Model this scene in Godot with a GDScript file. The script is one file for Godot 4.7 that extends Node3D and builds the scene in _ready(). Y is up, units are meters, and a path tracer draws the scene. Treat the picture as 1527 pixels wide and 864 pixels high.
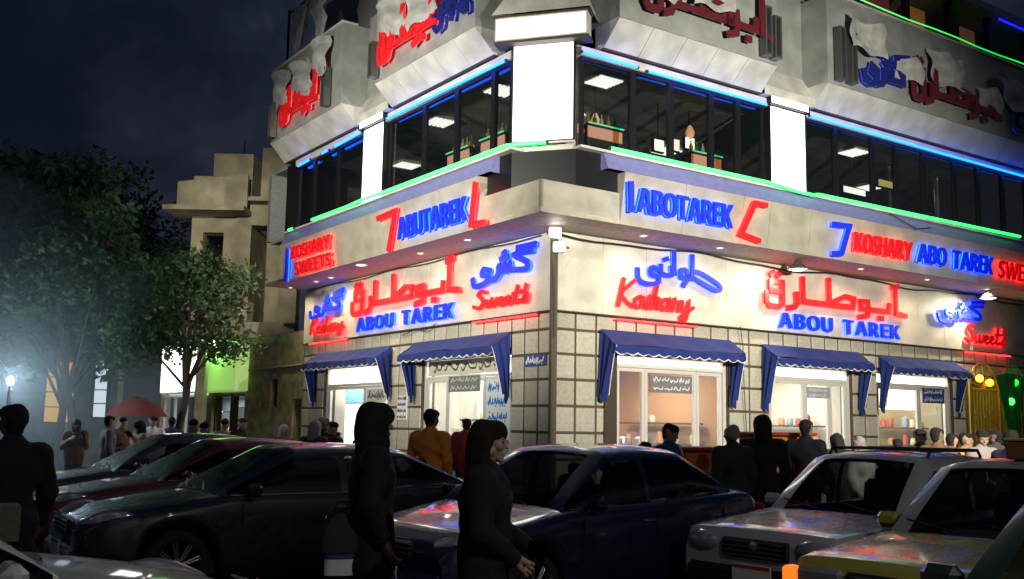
extends Node3D
# A corner restaurant at night with neon, signs, parked cars and passers-by. Units are metres, y is up.

var B := Transform3D(Basis(Vector3(0.824126, 0, -0.566406), Vector3.UP, Vector3(0.566406, 0, 0.824126)), Vector3(0.85, 0, -20.33))   # frame of the corner building: right wall z = 0, left wall x = 0
var LF := Transform3D(Basis(Vector3(0, 0, 1), Vector3.UP, Vector3(-1, 0, 0)), Vector3.ZERO)                                             # left wall inside that frame: (along, up, out)
var M := {}
var rng := RandomNumberGenerator.new()
var taken := {}
var cache := {}

# ---------------------------------------------------------------- mesh builder
class MB:
	var v := PackedVector3Array()
	var n := PackedVector3Array()
	var uv := PackedVector2Array()
	var has_uv := false
	func tri(a: Vector3, b: Vector3, c: Vector3):   # counter-clockwise seen from outside
		var nn := (b - a).cross(c - a).normalized()
		v.append_array(PackedVector3Array([a, c, b])); n.append_array(PackedVector3Array([nn, nn, nn]))
		uv.append_array(PackedVector2Array([Vector2.ZERO, Vector2.ZERO, Vector2.ZERO]))
	func quad(a: Vector3, b: Vector3, c: Vector3, d: Vector3):
		tri(a, b, c); tri(a, c, d)
	func uvquad(a: Vector3, b: Vector3, c: Vector3, d: Vector3, ua := Vector2(0, 1), ub := Vector2(1, 1), uc := Vector2(1, 0), ud := Vector2(0, 0)):
		has_uv = true
		var nn := (b - a).cross(c - a).normalized()
		v.append_array(PackedVector3Array([a, c, b, a, d, c])); n.append_array(PackedVector3Array([nn, nn, nn, nn, nn, nn]))
		uv.append_array(PackedVector2Array([ua, uc, ub, ua, ud, uc]))
	func box(c: Vector3, s: Vector3, t := Transform3D()):
		var h := s / 2
		var p := []
		for k in 8:
			p.append(t * (c + Vector3(h.x if k & 1 else -h.x, h.y if k & 2 else -h.y, h.z if k & 4 else -h.z)))
		quad(p[4], p[5], p[7], p[6]); quad(p[1], p[0], p[2], p[3]); quad(p[5], p[1], p[3], p[7])
		quad(p[0], p[4], p[6], p[2]); quad(p[6], p[7], p[3], p[2]); quad(p[0], p[1], p[5], p[4])
	func bbox(lo: Vector3, hi: Vector3, t := Transform3D()):
		box((lo + hi) / 2, hi - lo, t)
	func bevel(c: Vector3, s: Vector3, r: float, t := Transform3D()):   # box with chamfered edges on every side
		var h := s / 2
		r = minf(r, minf(h.x, minf(h.y, h.z)) * 0.95)
		var pts := {}
		for sx in [-1, 1]:
			for sy in [-1, 1]:
				for sz in [-1, 1]:
					var k := Vector3(sx, sy, sz)
					pts[[sx, sy, sz, 0]] = t * (c + k * Vector3(h.x, h.y - r, h.z - r))
					pts[[sx, sy, sz, 1]] = t * (c + k * Vector3(h.x - r, h.y, h.z - r))
					pts[[sx, sy, sz, 2]] = t * (c + k * Vector3(h.x - r, h.y - r, h.z))
		var o := t * c
		for s1 in [-1, 1]:
			face([pts[[s1, -1, -1, 0]], pts[[s1, 1, -1, 0]], pts[[s1, 1, 1, 0]], pts[[s1, -1, 1, 0]]], o)
			face([pts[[-1, s1, -1, 1]], pts[[1, s1, -1, 1]], pts[[1, s1, 1, 1]], pts[[-1, s1, 1, 1]]], o)
			face([pts[[-1, -1, s1, 2]], pts[[1, -1, s1, 2]], pts[[1, 1, s1, 2]], pts[[-1, 1, s1, 2]]], o)
			for s2 in [-1, 1]:
				face([pts[[s1, s2, -1, 0]], pts[[s1, s2, 1, 0]], pts[[s1, s2, 1, 1]], pts[[s1, s2, -1, 1]]], o)
				face([pts[[s1, -1, s2, 0]], pts[[s1, 1, s2, 0]], pts[[s1, 1, s2, 2]], pts[[s1, -1, s2, 2]]], o)
				face([pts[[-1, s1, s2, 1]], pts[[1, s1, s2, 1]], pts[[1, s1, s2, 2]], pts[[-1, s1, s2, 2]]], o)
				for s3 in [-1, 1]:
					face([pts[[s1, s2, s3, 0]], pts[[s1, s2, s3, 1]], pts[[s1, s2, s3, 2]]], o)
	func face(p: Array, inside: Vector3):   # a convex polygon turned away from inside
		var m := Vector3.ZERO
		for q in p:
			m += q
		m /= p.size()
		var q: Array = p.duplicate()
		if (q[1] - q[0]).cross(q[2] - q[0]).dot(m - inside) < 0:
			q.reverse()
		for k in range(1, q.size() - 1):
			tri(q[0], q[k], q[k + 1])
	func prism(poly: PackedVector2Array, z0: float, z1: float, t := Transform3D()):   # polygon in x, y pushed from z0 to z1
		var pl := poly
		if Geometry2D.is_polygon_clockwise(pl):
			pl = poly.duplicate(); pl.reverse()
		var ix := Geometry2D.triangulate_polygon(pl)
		for k in range(0, ix.size(), 3):
			var a := pl[ix[k]]; var b := pl[ix[k + 1]]; var c := pl[ix[k + 2]]
			if (b - a).cross(c - a) < 0:
				var w := b; b = c; c = w
			tri(t * Vector3(a.x, a.y, z1), t * Vector3(b.x, b.y, z1), t * Vector3(c.x, c.y, z1))
			tri(t * Vector3(a.x, a.y, z0), t * Vector3(c.x, c.y, z0), t * Vector3(b.x, b.y, z0))
		for k in pl.size():
			var a := pl[k]; var b := pl[(k + 1) % pl.size()]
			quad(t * Vector3(a.x, a.y, z0), t * Vector3(b.x, b.y, z0), t * Vector3(b.x, b.y, z1), t * Vector3(a.x, a.y, z1))
	func ribbon(p: PackedVector2Array, w: float, z0: float, z1: float, t := Transform3D()):   # a flat stroke of width w along p in x, y, from z0 to z1
		var l := []; var r := []
		var m := p.size()
		for k in m:
			var d0 := (p[k] - p[maxi(k - 1, 0)]).normalized()
			var d1 := (p[mini(k + 1, m - 1)] - p[k]).normalized()
			if k == 0: d0 = d1
			if k == m - 1: d1 = d0
			var nn := (d0 + d1)
			nn = nn.normalized() if nn.length() > 0.2 else d1
			var side := Vector2(-nn.y, nn.x)
			var q := w / 2 / maxf(0.5, side.dot(Vector2(-d1.y, d1.x)))
			var at := p[k]
			if k == 0: at -= d1 * w * 0.4
			if k == m - 1: at += d0 * w * 0.4
			l.append(at + side * q); r.append(at - side * q)
		var f := func(q: Vector2, z: float) -> Vector3: return t * Vector3(q.x, q.y, z)
		for k in m - 1:
			quad(f.call(r[k], z1), f.call(r[k + 1], z1), f.call(l[k + 1], z1), f.call(l[k], z1))
			quad(f.call(l[k], z0), f.call(l[k + 1], z0), f.call(r[k + 1], z0), f.call(r[k], z0))
			quad(f.call(l[k], z1), f.call(l[k + 1], z1), f.call(l[k + 1], z0), f.call(l[k], z0))
			quad(f.call(r[k], z0), f.call(r[k + 1], z0), f.call(r[k + 1], z1), f.call(r[k], z1))
		quad(f.call(r[0], z0), f.call(r[0], z1), f.call(l[0], z1), f.call(l[0], z0))
		quad(f.call(l[m - 1], z0), f.call(l[m - 1], z1), f.call(r[m - 1], z1), f.call(r[m - 1], z0))
	func grid(rows: Array, close := false, flip := false):   # smooth sheet through rows of points
		var R := rows.size(); var C: int = rows[0].size()
		var nn := []
		for i in R:
			var line := PackedVector3Array()
			for j in C:
				var a: Vector3 = rows[maxi(i - 1, 0)][j]; var b: Vector3 = rows[mini(i + 1, R - 1)][j]
				var c: Vector3 = rows[i][(j - 1 + C) % C] if close else rows[i][maxi(j - 1, 0)]
				var d: Vector3 = rows[i][(j + 1) % C] if close else rows[i][mini(j + 1, C - 1)]
				var q := (d - c).cross(b - a).normalized()
				line.append(-q if flip else q)
			nn.append(line)
		for i in R - 1:
			for j in (C if close else C - 1):
				var j2 := (j + 1) % C
				cell(rows[i][j], rows[i][j2], rows[i + 1][j2], rows[i + 1][j], nn[i][j], nn[i][j2], nn[i + 1][j2], nn[i + 1][j], flip)
	func cell(a: Vector3, b: Vector3, c: Vector3, d: Vector3, na: Vector3, nb: Vector3, nc: Vector3, nd: Vector3, flip := false):
		if flip:
			st(a, d, c, na, nd, nc); st(a, c, b, na, nc, nb)
		else:
			st(a, b, c, na, nb, nc); st(a, c, d, na, nc, nd)
	func st(a: Vector3, b: Vector3, c: Vector3, na: Vector3, nb: Vector3, nc: Vector3):
		v.append_array(PackedVector3Array([a, c, b])); n.append_array(PackedVector3Array([na, nc, nb]))
		uv.append_array(PackedVector2Array([Vector2.ZERO, Vector2.ZERO, Vector2.ZERO]))
	func tube(p: Array, r0: float, r1: float, sides := 8, t := Transform3D()):
		var rows := []
		var up := Vector3.UP
		for k in p.size():
			var d: Vector3 = (p[mini(k + 1, p.size() - 1)] - p[maxi(k - 1, 0)]).normalized()
			if absf(d.dot(up)) > 0.95: up = Vector3.RIGHT if absf(d.x) < 0.9 else Vector3.BACK
			var x := up.cross(d).normalized(); var y := d.cross(x)
			var r := lerpf(r0, r1, float(k) / maxf(1, p.size() - 1))
			var line := []
			for s in sides:
				var an := TAU * s / sides
				line.append(t * (p[k] + (x * cos(an) + y * sin(an)) * r))
			rows.append(line)
		grid(rows, true)
		for e in [0, rows.size() - 1]:
			var m: Vector3 = t * p[e]
			for s in sides:
				if e == 0: tri(m, rows[e][(s + 1) % sides], rows[e][s])
				else: tri(m, rows[e][s], rows[e][(s + 1) % sides])
	func lathe(prof: PackedVector2Array, seg := 16, t := Transform3D()):   # profile (radius, height), from bottom to top outside
		var rows := []
		for q in prof:
			var line := []
			for s in seg:
				var an := TAU * s / seg
				line.append(t * Vector3(q.x * cos(an), q.y, -q.x * sin(an)))
			rows.append(line)
		grid(rows, true)
	func ball(c: Vector3, r: Vector3, seg := 10):
		var rows := []
		for i in range(0, seg / 2 + 1):
			var la := -PI / 2 + PI * i / (seg / 2)
			var line := []
			for s in seg:
				var an := TAU * s / seg
				line.append(c + Vector3(cos(la) * cos(an) * r.x, sin(la) * r.y, -cos(la) * sin(an) * r.z))
			rows.append(line)
		grid(rows, true)
	func add(m: ArrayMesh, t: Transform3D):
		for s in m.get_surface_count():
			var a := m.surface_get_arrays(s)
			var nb := t.basis.inverse().transposed()
			for q in a[Mesh.ARRAY_VERTEX]: v.append(t * q)
			for q in a[Mesh.ARRAY_NORMAL]: n.append((nb * q).normalized())
			for q in a[Mesh.ARRAY_VERTEX].size(): uv.append(Vector2.ZERO)
	func mesh() -> ArrayMesh:
		var a := []
		a.resize(Mesh.ARRAY_MAX)
		a[Mesh.ARRAY_VERTEX] = v; a[Mesh.ARRAY_NORMAL] = n
		if has_uv: a[Mesh.ARRAY_TEX_UV] = uv
		var m := ArrayMesh.new()
		m.add_surface_from_arrays(Mesh.PRIMITIVE_TRIANGLES, a)
		return m

# ---------------------------------------------------------------- nodes
func numbered(called: String) -> String:
	taken[called] = taken.get(called, -1) + 1
	return called if taken[called] == 0 else "%s_%03d" % [called, taken[called]]

func obj(called, shape, material, parent, t = Transform3D()):
	var o = MeshInstance3D.new()
	o.name = called
	o.mesh = shape.mesh() if shape is MB else shape
	o.material_override = material
	o.transform = t
	parent.add_child(o, true)
	return o

func thing(called, label, category, t = Transform3D(), group = ""):
	var o = Node3D.new()
	o.name = numbered(called); o.transform = t
	o.set_meta("label", label); o.set_meta("category", category)
	if group: o.set_meta("group", group)
	add_child(o)
	return o

func single(called, label, category, shape, material, t = Transform3D(), group = ""):
	var o = MeshInstance3D.new()
	o.name = numbered(called); o.transform = t
	o.mesh = shape.mesh() if shape is MB else shape
	o.material_override = material
	o.set_meta("label", label); o.set_meta("category", category)
	if group: o.set_meta("group", group)
	add_child(o)
	return o

func structure(called, shape, material, t = Transform3D()):
	var o = MeshInstance3D.new()
	o.name = numbered(called); o.transform = t
	o.mesh = shape.mesh() if shape is MB else shape
	o.material_override = material
	o.set_meta("kind", "structure")
	add_child(o)
	return o

func at(p: Vector3, turn := 0.0) -> Transform3D:
	return Transform3D(Basis(Vector3.UP, turn), p)

# ---------------------------------------------------------------- materials
func lin(r: float, g: float, b: float) -> Color:
	return Color(r, g, b).linear_to_srgb()

func mat(c: Color, rough := 0.7, metal := 0.0) -> StandardMaterial3D:
	var m = StandardMaterial3D.new()
	m.albedo_color = c; m.roughness = rough; m.metallic = metal
	return m

func noise_tex(seed_: int, freq: float, lo: float, hi: float, size := 256, octaves := 4) -> NoiseTexture2D:
	var f = FastNoiseLite.new()
	f.seed = seed_; f.frequency = freq; f.fractal_octaves = octaves
	var t = NoiseTexture2D.new()
	t.width = size; t.height = size; t.seamless = true; t.noise = f
	var g = Gradient.new()
	g.set_color(0, Color(lo, lo, lo)); g.set_color(1, Color(hi, hi, hi))
	t.color_ramp = g
	return t

func stained(m: StandardMaterial3D, tex: Texture2D, scale := 0.6) -> StandardMaterial3D:   # grain and blotches of the surface itself
	m.albedo_texture = tex
	m.uv1_triplanar = true; m.uv1_world_triplanar = true
	m.uv1_scale = Vector3(scale, scale, scale)
	return m

func glow(c: Color, e: float, base := Color(0.8, 0.8, 0.8)) -> StandardMaterial3D:
	var m = mat(base, 0.5)
	m.emission_enabled = true; m.emission = c; m.emission_energy_multiplier = e
	return m

func glass(c: Color, a: float) -> StandardMaterial3D:
	var m = mat(Color(c.r, c.g, c.b, a), 0.03)
	m.transparency = BaseMaterial3D.TRANSPARENCY_ALPHA
	return m

func paint(c: Color, rough := 0.3) -> StandardMaterial3D:
	var m = mat(c, rough)
	m.clearcoat_enabled = true; m.clearcoat = 0.9; m.clearcoat_roughness = 0.06
	m.roughness = rough * 1.8; m.roughness_texture = M.dirt   # dust film
	m.uv1_triplanar = true; m.uv1_scale = Vector3(1.3, 1.3, 1.3)
	return m

func cloth(c: Color) -> StandardMaterial3D:
	var m = mat(c, 0.9)
	m.rim_enabled = true; m.rim = 0.1; m.rim_tint = 0.6
	m.normal_enabled = true; m.normal_texture = M.weave; m.normal_scale = 0.5
	m.uv1_triplanar = true; m.uv1_scale = Vector3(3, 3, 3)
	return m

func area(called, t: Transform3D, size: Vector2, c: Color, e: float, parent = self):
	var l = AreaLight3D.new()
	l.name = called; l.transform = t; l.area_size = size; l.light_color = c; l.light_energy = e
	l.area_normalize_energy = true; l.area_range = 40.0; l.shadow_enabled = true
	parent.add_child(l, true)
	return l

func spot(called, p: Vector3, towards: Vector3, c: Color, e: float, angle: float, parent = self, size := 0.05):
	var l = SpotLight3D.new()
	l.name = called; l.light_color = c; l.light_energy = e; l.spot_angle = angle; l.spot_range = 40.0; l.light_size = size; l.shadow_enabled = true
	l.spot_angle_attenuation = 1.0
	parent.add_child(l, true)
	l.transform = Transform3D(Basis.looking_at(towards, Vector3.UP if absf(towards.normalized().y) < 0.95 else Vector3.BACK), p)
	return l

func make_materials():
	var blot = noise_tex(3, 0.012, 0.74, 1.0)
	var grain = noise_tex(9, 0.05, 0.82, 1.0)
	var dirt = noise_tex(21, 0.02, 0.5, 1.0)
	M.weave = noise_tex(5, 0.12, 0.0, 1.0, 256, 3); M.weave.color_ramp = null; M.weave.as_normal_map = true; M.weave.bump_strength = 3.0
	M.blot = blot; M.grain = grain; M.dirt = dirt
	M.asphalt = stained(mat(lin(0.055, 0.052, 0.05), 0.75), dirt, 0.9)
	M.pave = stained(mat(lin(0.26, 0.24, 0.21), 0.8), dirt, 0.8)
	M.kerb = stained(mat(lin(0.3, 0.28, 0.25), 0.85), grain, 0.9)
	M.joint = stained(mat(lin(0.10, 0.075, 0.05), 0.8), grain, 1.0)
	M.tiles = []
	for k in 4:
		M.tiles.append(stained(mat(lin(0.54 - 0.03 * k, 0.51 - 0.03 * k, 0.42 - 0.03 * k), 0.45), grain, 0.7 + 0.1 * k))
	M.board = stained(mat(lin(0.64, 0.61, 0.52), 0.5), blot, 0.35)
	M.soffit = stained(mat(lin(0.60, 0.54, 0.45), 0.6), grain, 0.4)
	M.fascia = stained(mat(lin(0.46, 0.43, 0.34), 0.55), blot, 0.4)
	M.violet = stained(mat(lin(0.22, 0.20, 0.48), 0.4), grain, 0.5)  # glow of a hidden blue neon, painted into the base colour
	M.panel = stained(mat(lin(0.66, 0.65, 0.60), 0.5), blot, 0.5)
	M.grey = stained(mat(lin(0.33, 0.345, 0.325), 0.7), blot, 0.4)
	M.sheet = stained(mat(lin(0.50, 0.50, 0.48), 0.6), blot, 1.1)
	M.frame = mat(lin(0.02, 0.02, 0.022), 0.4, 0.6)
	M.alu = mat(lin(0.60, 0.58, 0.54), 0.4, 0.1)
	M.steel = mat(lin(0.42, 0.43, 0.43), 0.3, 0.9)
	M.black = mat(lin(0.012, 0.012, 0.013), 0.5)
	M.rubber = mat(lin(0.015, 0.015, 0.015), 0.85)
	M.brown = stained(mat(lin(0.06, 0.04, 0.026), 0.6), grain, 1.5)
	M.pane = glass(Color(0.7, 0.75, 0.78), 0.08)
	M.dark_pane = glass(Color(0.05, 0.06, 0.07), 0.30)
	M.tint = glass(Color(0.015, 0.02, 0.025), 0.78)
	M.awning = cloth(lin(0.005, 0.019, 0.135))
	M.trim = mat(lin(0.65, 0.65, 0.68), 0.8)
	M.room = mat(lin(0.72, 0.70, 0.64), 0.7)
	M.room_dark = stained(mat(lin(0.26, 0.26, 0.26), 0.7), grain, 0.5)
	M.white_lit = glow(Color(1.0, 0.96, 0.86), 2.2, Color(0.9, 0.9, 0.88))
	M.cool_lit = glow(Color(0.97, 1.0, 0.95), 2.0, Color(0.9, 0.9, 0.9))
	M.box_lit = glow(Color(0.98, 0.98, 1.0), 3.2, Color(0.9, 0.9, 0.9))
	M.box_warm = glow(Color(1.0, 0.98, 0.86), 2.4, Color(0.9, 0.9, 0.86))
	M.blue_neon = glow(Color(0.04, 0.34, 1.0), 8.0, Color(0.3, 0.5, 0.9))
	M.green_neon = glow(Color(0.20, 1.0, 0.42), 2.2, Color(0.4, 0.9, 0.5))
	M.red_neon = glow(Color(1.0, 0.14, 0.15), 7.0, Color(0.8, 0.2, 0.2))
	M.red_face = glow(Color(0.9, 0.02, 0.05), 0.30, lin(0.5, 0.012, 0.02))
	M.blue_face = glow(Color(0.0, 0.06, 0.95), 0.40, lin(0.012, 0.03, 0.5))
	M.blue_back = glow(Color(0.05, 0.30, 1.0), 8.0, Color(0.2, 0.4, 0.9))
	M.maroon = mat(lin(0.10, 0.012, 0.018), 0.4)
	M.red_dull = mat(lin(0.5, 0.015, 0.03), 0.4)
	M.navy = mat(lin(0.012, 0.02, 0.16), 0.4)
	M.gold = mat(lin(0.65, 0.45, 0.10), 0.35, 0.7)

# ---------------------------------------------------------------- camera, sky, light
func set_stage():
	var cam = Camera3D.new()
	cam.name = "camera"
	cam.fov = rad_to_deg(2.0 * atan(432.0 / 1520.0)); cam.near = 0.1; cam.far = 900.0
	cam.transform = Transform3D(Basis(Vector3.RIGHT, deg_to_rad(7.62)) * Basis(Vector3.BACK, deg_to_rad(1.0)), Vector3(0, 1.65, 0))
	add_child(cam); cam.current = true
	var env = Environment.new()
	env.background_mode = Environment.BG_SKY
	var sky = Sky.new()
	var sm = ProceduralSkyMaterial.new()
	sm.sky_top_color = lin(0.0028, 0.0048, 0.0135); sm.sky_horizon_color = lin(0.0060, 0.0080, 0.0135); sm.sky_curve = 0.25
	sm.ground_bottom_color = lin(0.003, 0.003, 0.004); sm.ground_horizon_color = lin(0.005, 0.006, 0.009)
	sm.sun_angle_max = 1.0
	var f = FastNoiseLite.new()
	f.seed = 14; f.frequency = 0.005; f.fractal_octaves = 5; f.domain_warp_enabled = true; f.domain_warp_amplitude = 40.0
	var cover = NoiseTexture2D.new()
	cover.width = 1024; cover.height = 512; cover.seamless = true; cover.noise = f
	var g = Gradient.new()
	g.set_color(0, Color(0, 0, 0, 1)); g.set_color(1, lin(0.16, 0.18, 0.22))
	g.add_point(0.38, lin(0.0006, 0.0008, 0.0016)); g.add_point(0.52, lin(0.009, 0.011, 0.016)); g.add_point(0.66, lin(0.045, 0.052, 0.066))
	cover.color_ramp = g
	sm.sky_cover = cover; sm.sky_cover_modulate = Color(1, 1, 1, 1)
	sky.sky_material = sm
	env.sky = sky
	env.background_energy_multiplier = 1.0
	env.tonemap_mode = Environment.TONE_MAPPER_LINEAR
	env.tonemap_exposure = 1.0
	env.sdfgi_enabled = true; env.ssao_enabled = true; env.ssil_enabled = true
	env.volumetric_fog_enabled = true; env.volumetric_fog_density = 0.0
	var we = WorldEnvironment.new()
	we.name = "environment"; we.environment = env
	add_child(we)
	var moon = DirectionalLight3D.new()
	moon.name = "moon"; moon.light_color = Color(0.75, 0.82, 1.0); moon.light_energy = 0.006; moon.light_angular_distance = 0.5; moon.shadow_enabled = true
	moon.rotation_degrees = Vector3(-50, 35, 0)
	add_child(moon)

# ---------------------------------------------------------------- ground
func ground():
	var g = MB.new()
	g.quad(Vector3(-150, 0, 60), Vector3(150, 0, 60), Vector3(150, 0, -200), Vector3(-150, 0, -200))
	structure("ground", g, M.asphalt)
	var p = MB.new()   # pavement round the corner building, with its kerb
	var poly = PackedVector2Array([Vector2(-2.6, 60.0), Vector2(-2.6, -1.6), Vector2(-1.6, -2.6), Vector2(30, -2.6), Vector2(30, 60)])
	p.prism(poly, 0.004, 0.14, B * Transform3D(Basis(Vector3.RIGHT, Vector3.FORWARD, Vector3.UP), Vector3.ZERO))
	var pv = structure("pavement", p, M.pave)
	for seg in [[Vector3(-1.6, 0, 2.68), Vector3(30, 0, 2.68)], [Vector3(-2.68, 0, -50), Vector3(-2.68, 0, 1.6)]]:
		var d: Vector3 = seg[1] - seg[0]
		var cnt = int(d.length() / 1.0)
		for k in mini(cnt, 40):
			var a: Vector3 = seg[1] - d * (float(k) / cnt) if seg[0].z < 0 else seg[0] + d * (float(k) / cnt)
			var c = a + (d / cnt * (0.5 if seg[0].z > 0 else -0.5)) + Vector3(0, 0.076, 0)
			var s = Vector3(0.97, 0.144, 0.15) if seg[0].z > 0 else Vector3(0.15, 0.144, 0.97)
			var kb = MB.new(); kb.bevel(c, s, 0.02)
			obj("kerb_stone", kb, M.kerb, pv, B)

# ---------------------------------------------------------------- the restaurant
var house
var R_OPEN := [[1.62, 4.95], [6.30, 9.35], [10.35, 13.70], [14.30, 17.60]]
var L_OPEN := [[-10.90, -7.00], [-5.25, -1.46]]

func building():
	house = thing("restaurant_building", "corner restaurant with cream panelled facade, overhanging glazed upper floor and neon lines", "building", B)
	wall_side("right_wall", Transform3D(), R_OPEN, 0.0, 18.2)
	wall_side("left_wall", LF, L_OPEN, -12.4, 0.0)
	soffit_and_fascia()
	upper_floor()
	parapet()

func wall_side(called, t, opens, u0, u1):
	# backing wall with openings, its thickness behind the tiles
	var w = MB.new()
	var edges = []
	var u = u0
	for o in opens:
		if o[0] > u: edges.append([u, o[0]])
		u = o[1]
	if u < u1: edges.append([u, u1])
	var c0 = 0.35 if u0 == 0.0 else 0.0
	var c1 = 0.35 if u1 == 0.0 else 0.0
	for e in edges:
		var a = e[0] + (c0 if e[0] == 0.0 else 0.0)
		var b = e[1]
		if u0 != 0.0 and b == 0.0: b = 0.0
		w.bbox(Vector3(a, 0, -0.35), Vector3(b, 3.25, 0))
	w.bbox(Vector3(u0 + c0, 3.25, -0.35), Vector3(u1, 5.6, -0.001))
	var wall = obj(called, w, M.joint, house, t)
	# cladding tiles on the piers and over the openings
	var rows = [0.02, 0.47, 1.0, 1.53, 2.06, 2.59, 3.10, 3.60, 3.95]
	var tile_mesh = {}
	for e in edges:
		var cnt = maxi(1, int(round((e[1] - e[0]) / 0.56)))
		var tw = (e[1] - e[0]) / cnt
		for i in cnt:
			for j in 8:
				tile(wall, e[0] + tw * i, tw, rows[j], rows[j + 1], tile_mesh)
	for o in opens:
		var cnt = int(round((o[1] - o[0]) / 0.52))
		var tw = (o[1] - o[0]) / cnt
		for i in cnt:
			for j in [6, 7]:
				tile(wall, o[0] + tw * i, tw, maxf(rows[j], 3.27), rows[j + 1], tile_mesh)
	# sign boards above
	var n = int(round((u1 - u0) / 1.25))
	var bw = (u1 - u0) / n
	var bm = MB.new(); bm.bevel(Vector3(bw / 2, 0, 0.035), Vector3(bw - 0.006, 1.60, 0.07), 0.006)
	var board = bm.mesh()
	for k in n:
		obj("sign_board", board, M.board, wall, Transform3D(Basis(), Vector3(u0 + bw * k, 4.77, 0.0)))
	var rail = MB.new(); rail.bevel(Vector3((u0 + u1) / 2, 3.955, 0.06), Vector3(u1 - u0, 0.03, 0.13), 0.008)
	obj("sign_rail", rail, M.brown, wall)

func tile(wall, u, tw, y0, y1, store):
	var key = "%d,%d" % [int(tw * 1000), int((y1 - y0) * 1000)]
	if not store.has(key):
		var m = MB.new(); m.bevel(Vector3(tw / 2, (y1 - y0) / 2, 0.012), Vector3(tw - 0.055, (y1 - y0) - 0.055, 0.03), 0.008)
		store[key] = m.mesh()
	obj("tile", store[key], M.tiles[rng.randi() % 4], wall, Transform3D(Basis(), Vector3(u, y0, 0)))

func soffit_and_fascia():
	var s = MB.new()
	s.prism(PackedVector2Array([Vector2(0.02, 0.02), Vector2(18.2, 0.02), Vector2(18.2, -1.36), Vector2(-1.36, -1.36), Vector2(-1.36, 12.4), Vector2(0.02, 12.4)]), 5.60, 5.68, Transform3D(Basis(Vector3.RIGHT, Vector3.FORWARD, Vector3.UP), Vector3.ZERO))
	obj("soffit", s, M.soffit, house)
	# fascia: a lower corner piece and two long bays leaning outwards, in panels
	for side in 2:
		var t = Transform3D() if side == 0 else LF
		var sg = 1.0 if side == 0 else -1.0
		var c = MB.new()
		var far = 0.55 * sg
		var near = -1.36 * sg
		c.bbox(Vector3(minf(near, far), 5.585, 1.30), Vector3(maxf(near, far), 6.20, 1.36), t)
		c.bbox(Vector3(minf(near * 0.96, far), 5.80, 1.355), Vector3(maxf(near * 0.96, far), 5.806, 1.364), t)
		obj("corner_fascia", c, M.fascia, house)
		var stops = [0.55, 2.2, 3.9, 4.75, 6.1, 7.8, 9.5, 11.2, 12.9, 14.6, 16.4, 18.2] if side == 0 else [0.55, 2.1, 3.6, 5.0, 6.3, 7.8, 9.3, 10.9]
		var pieces = stops.size() - 1
		for k in pieces:
			var a = (stops[k] + 0.004) * sg; var b = (stops[k + 1] - 0.004) * sg
			var p = MB.new()
			for q in [[a, b]]:
				var l = minf(q[0], q[1]); var r = maxf(q[0], q[1])
				# leaning cream panel
				var i0 = t * Vector3(l, 5.585, 1.37); var i1 = t * Vector3(r, 5.585, 1.37)
				var j0 = t * Vector3(l, 6.60, 1.53); var j1 = t * Vector3(r, 6.60, 1.53)
				var bk0 = t * Vector3(l, 5.585, 1.30); var bk1 = t * Vector3(r, 5.585, 1.30)
				var tk0 = t * Vector3(l, 6.60, 1.30); var tk1 = t * Vector3(r, 6.60, 1.30)
				p.quad(i0, i1, j1, j0); p.quad(bk0, bk1, i1, i0); p.quad(j0, j1, tk1, tk0)
				p.quad(i0, j0, tk0, bk0); p.quad(j1, i1, bk1, tk1)
			obj("fascia_panel", p, M.fascia, house)
		# violet band, its neon glow painted in as colour, and ledge above it
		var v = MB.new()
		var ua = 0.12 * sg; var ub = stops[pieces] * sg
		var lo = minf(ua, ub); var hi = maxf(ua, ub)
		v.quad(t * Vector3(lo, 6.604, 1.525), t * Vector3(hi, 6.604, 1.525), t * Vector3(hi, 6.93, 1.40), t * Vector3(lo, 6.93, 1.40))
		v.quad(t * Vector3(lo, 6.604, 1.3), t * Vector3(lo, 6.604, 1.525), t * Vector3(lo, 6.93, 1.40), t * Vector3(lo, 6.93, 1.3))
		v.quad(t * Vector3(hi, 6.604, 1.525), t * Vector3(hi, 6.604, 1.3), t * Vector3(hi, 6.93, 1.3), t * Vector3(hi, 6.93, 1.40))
		obj("violet_glow_band", v, M.violet, house)
		var e = MB.new()
		e.bbox(Vector3(minf(-0.5 * sg, ub), 6.935, 1.20), Vector3(maxf(-0.5 * sg, ub), 6.985, 1.46), t)
		obj("ledge", e, M.panel, house)
	# dark recess under the cut-off corner
	var d = MB.new()
	d.prism(PackedVector2Array([Vector2(-1.30, 0.6), Vector2(-1.30, -0.30), Vector2(-0.50, -1.30), Vector2(0.6, -1.30), Vector2(0.6, 0.6)]), 6.205, 6.93, Transform3D(Basis(Vector3.RIGHT, Vector3.FORWARD, Vector3.UP), Vector3.ZERO))
	obj("corner_recess", d, M.frame, house)

func window_run(t, stops, y0, y1, o):
	for k in stops.size() - 1:
		var a = stops[k]; var b = stops[k + 1]
		var f = MB.new()
		f.bbox(Vector3(a, y0, o - 0.06), Vector3(a + 0.07, y1, o + 0.03), t)
		f.bbox(Vector3(b - 0.07, y0, o - 0.06), Vector3(b, y1, o + 0.03), t)
		f.bbox(Vector3(a + 0.07, y0, o - 0.06), Vector3(b - 0.07, y0 + 0.06, o + 0.03), t)
		f.bbox(Vector3(a + 0.07, y1 - 0.06, o - 0.06), Vector3(b - 0.07, y1, o + 0.03), t)
		var w = obj("window", f, M.frame, house)
		var p = MB.new()
		p.bbox(Vector3(a + 0.06, y0 + 0.05, o - 0.022), Vector3(b - 0.06, y1 - 0.05, o - 0.014), t)
		obj("pane", p, M.dark_pane, w)

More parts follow.
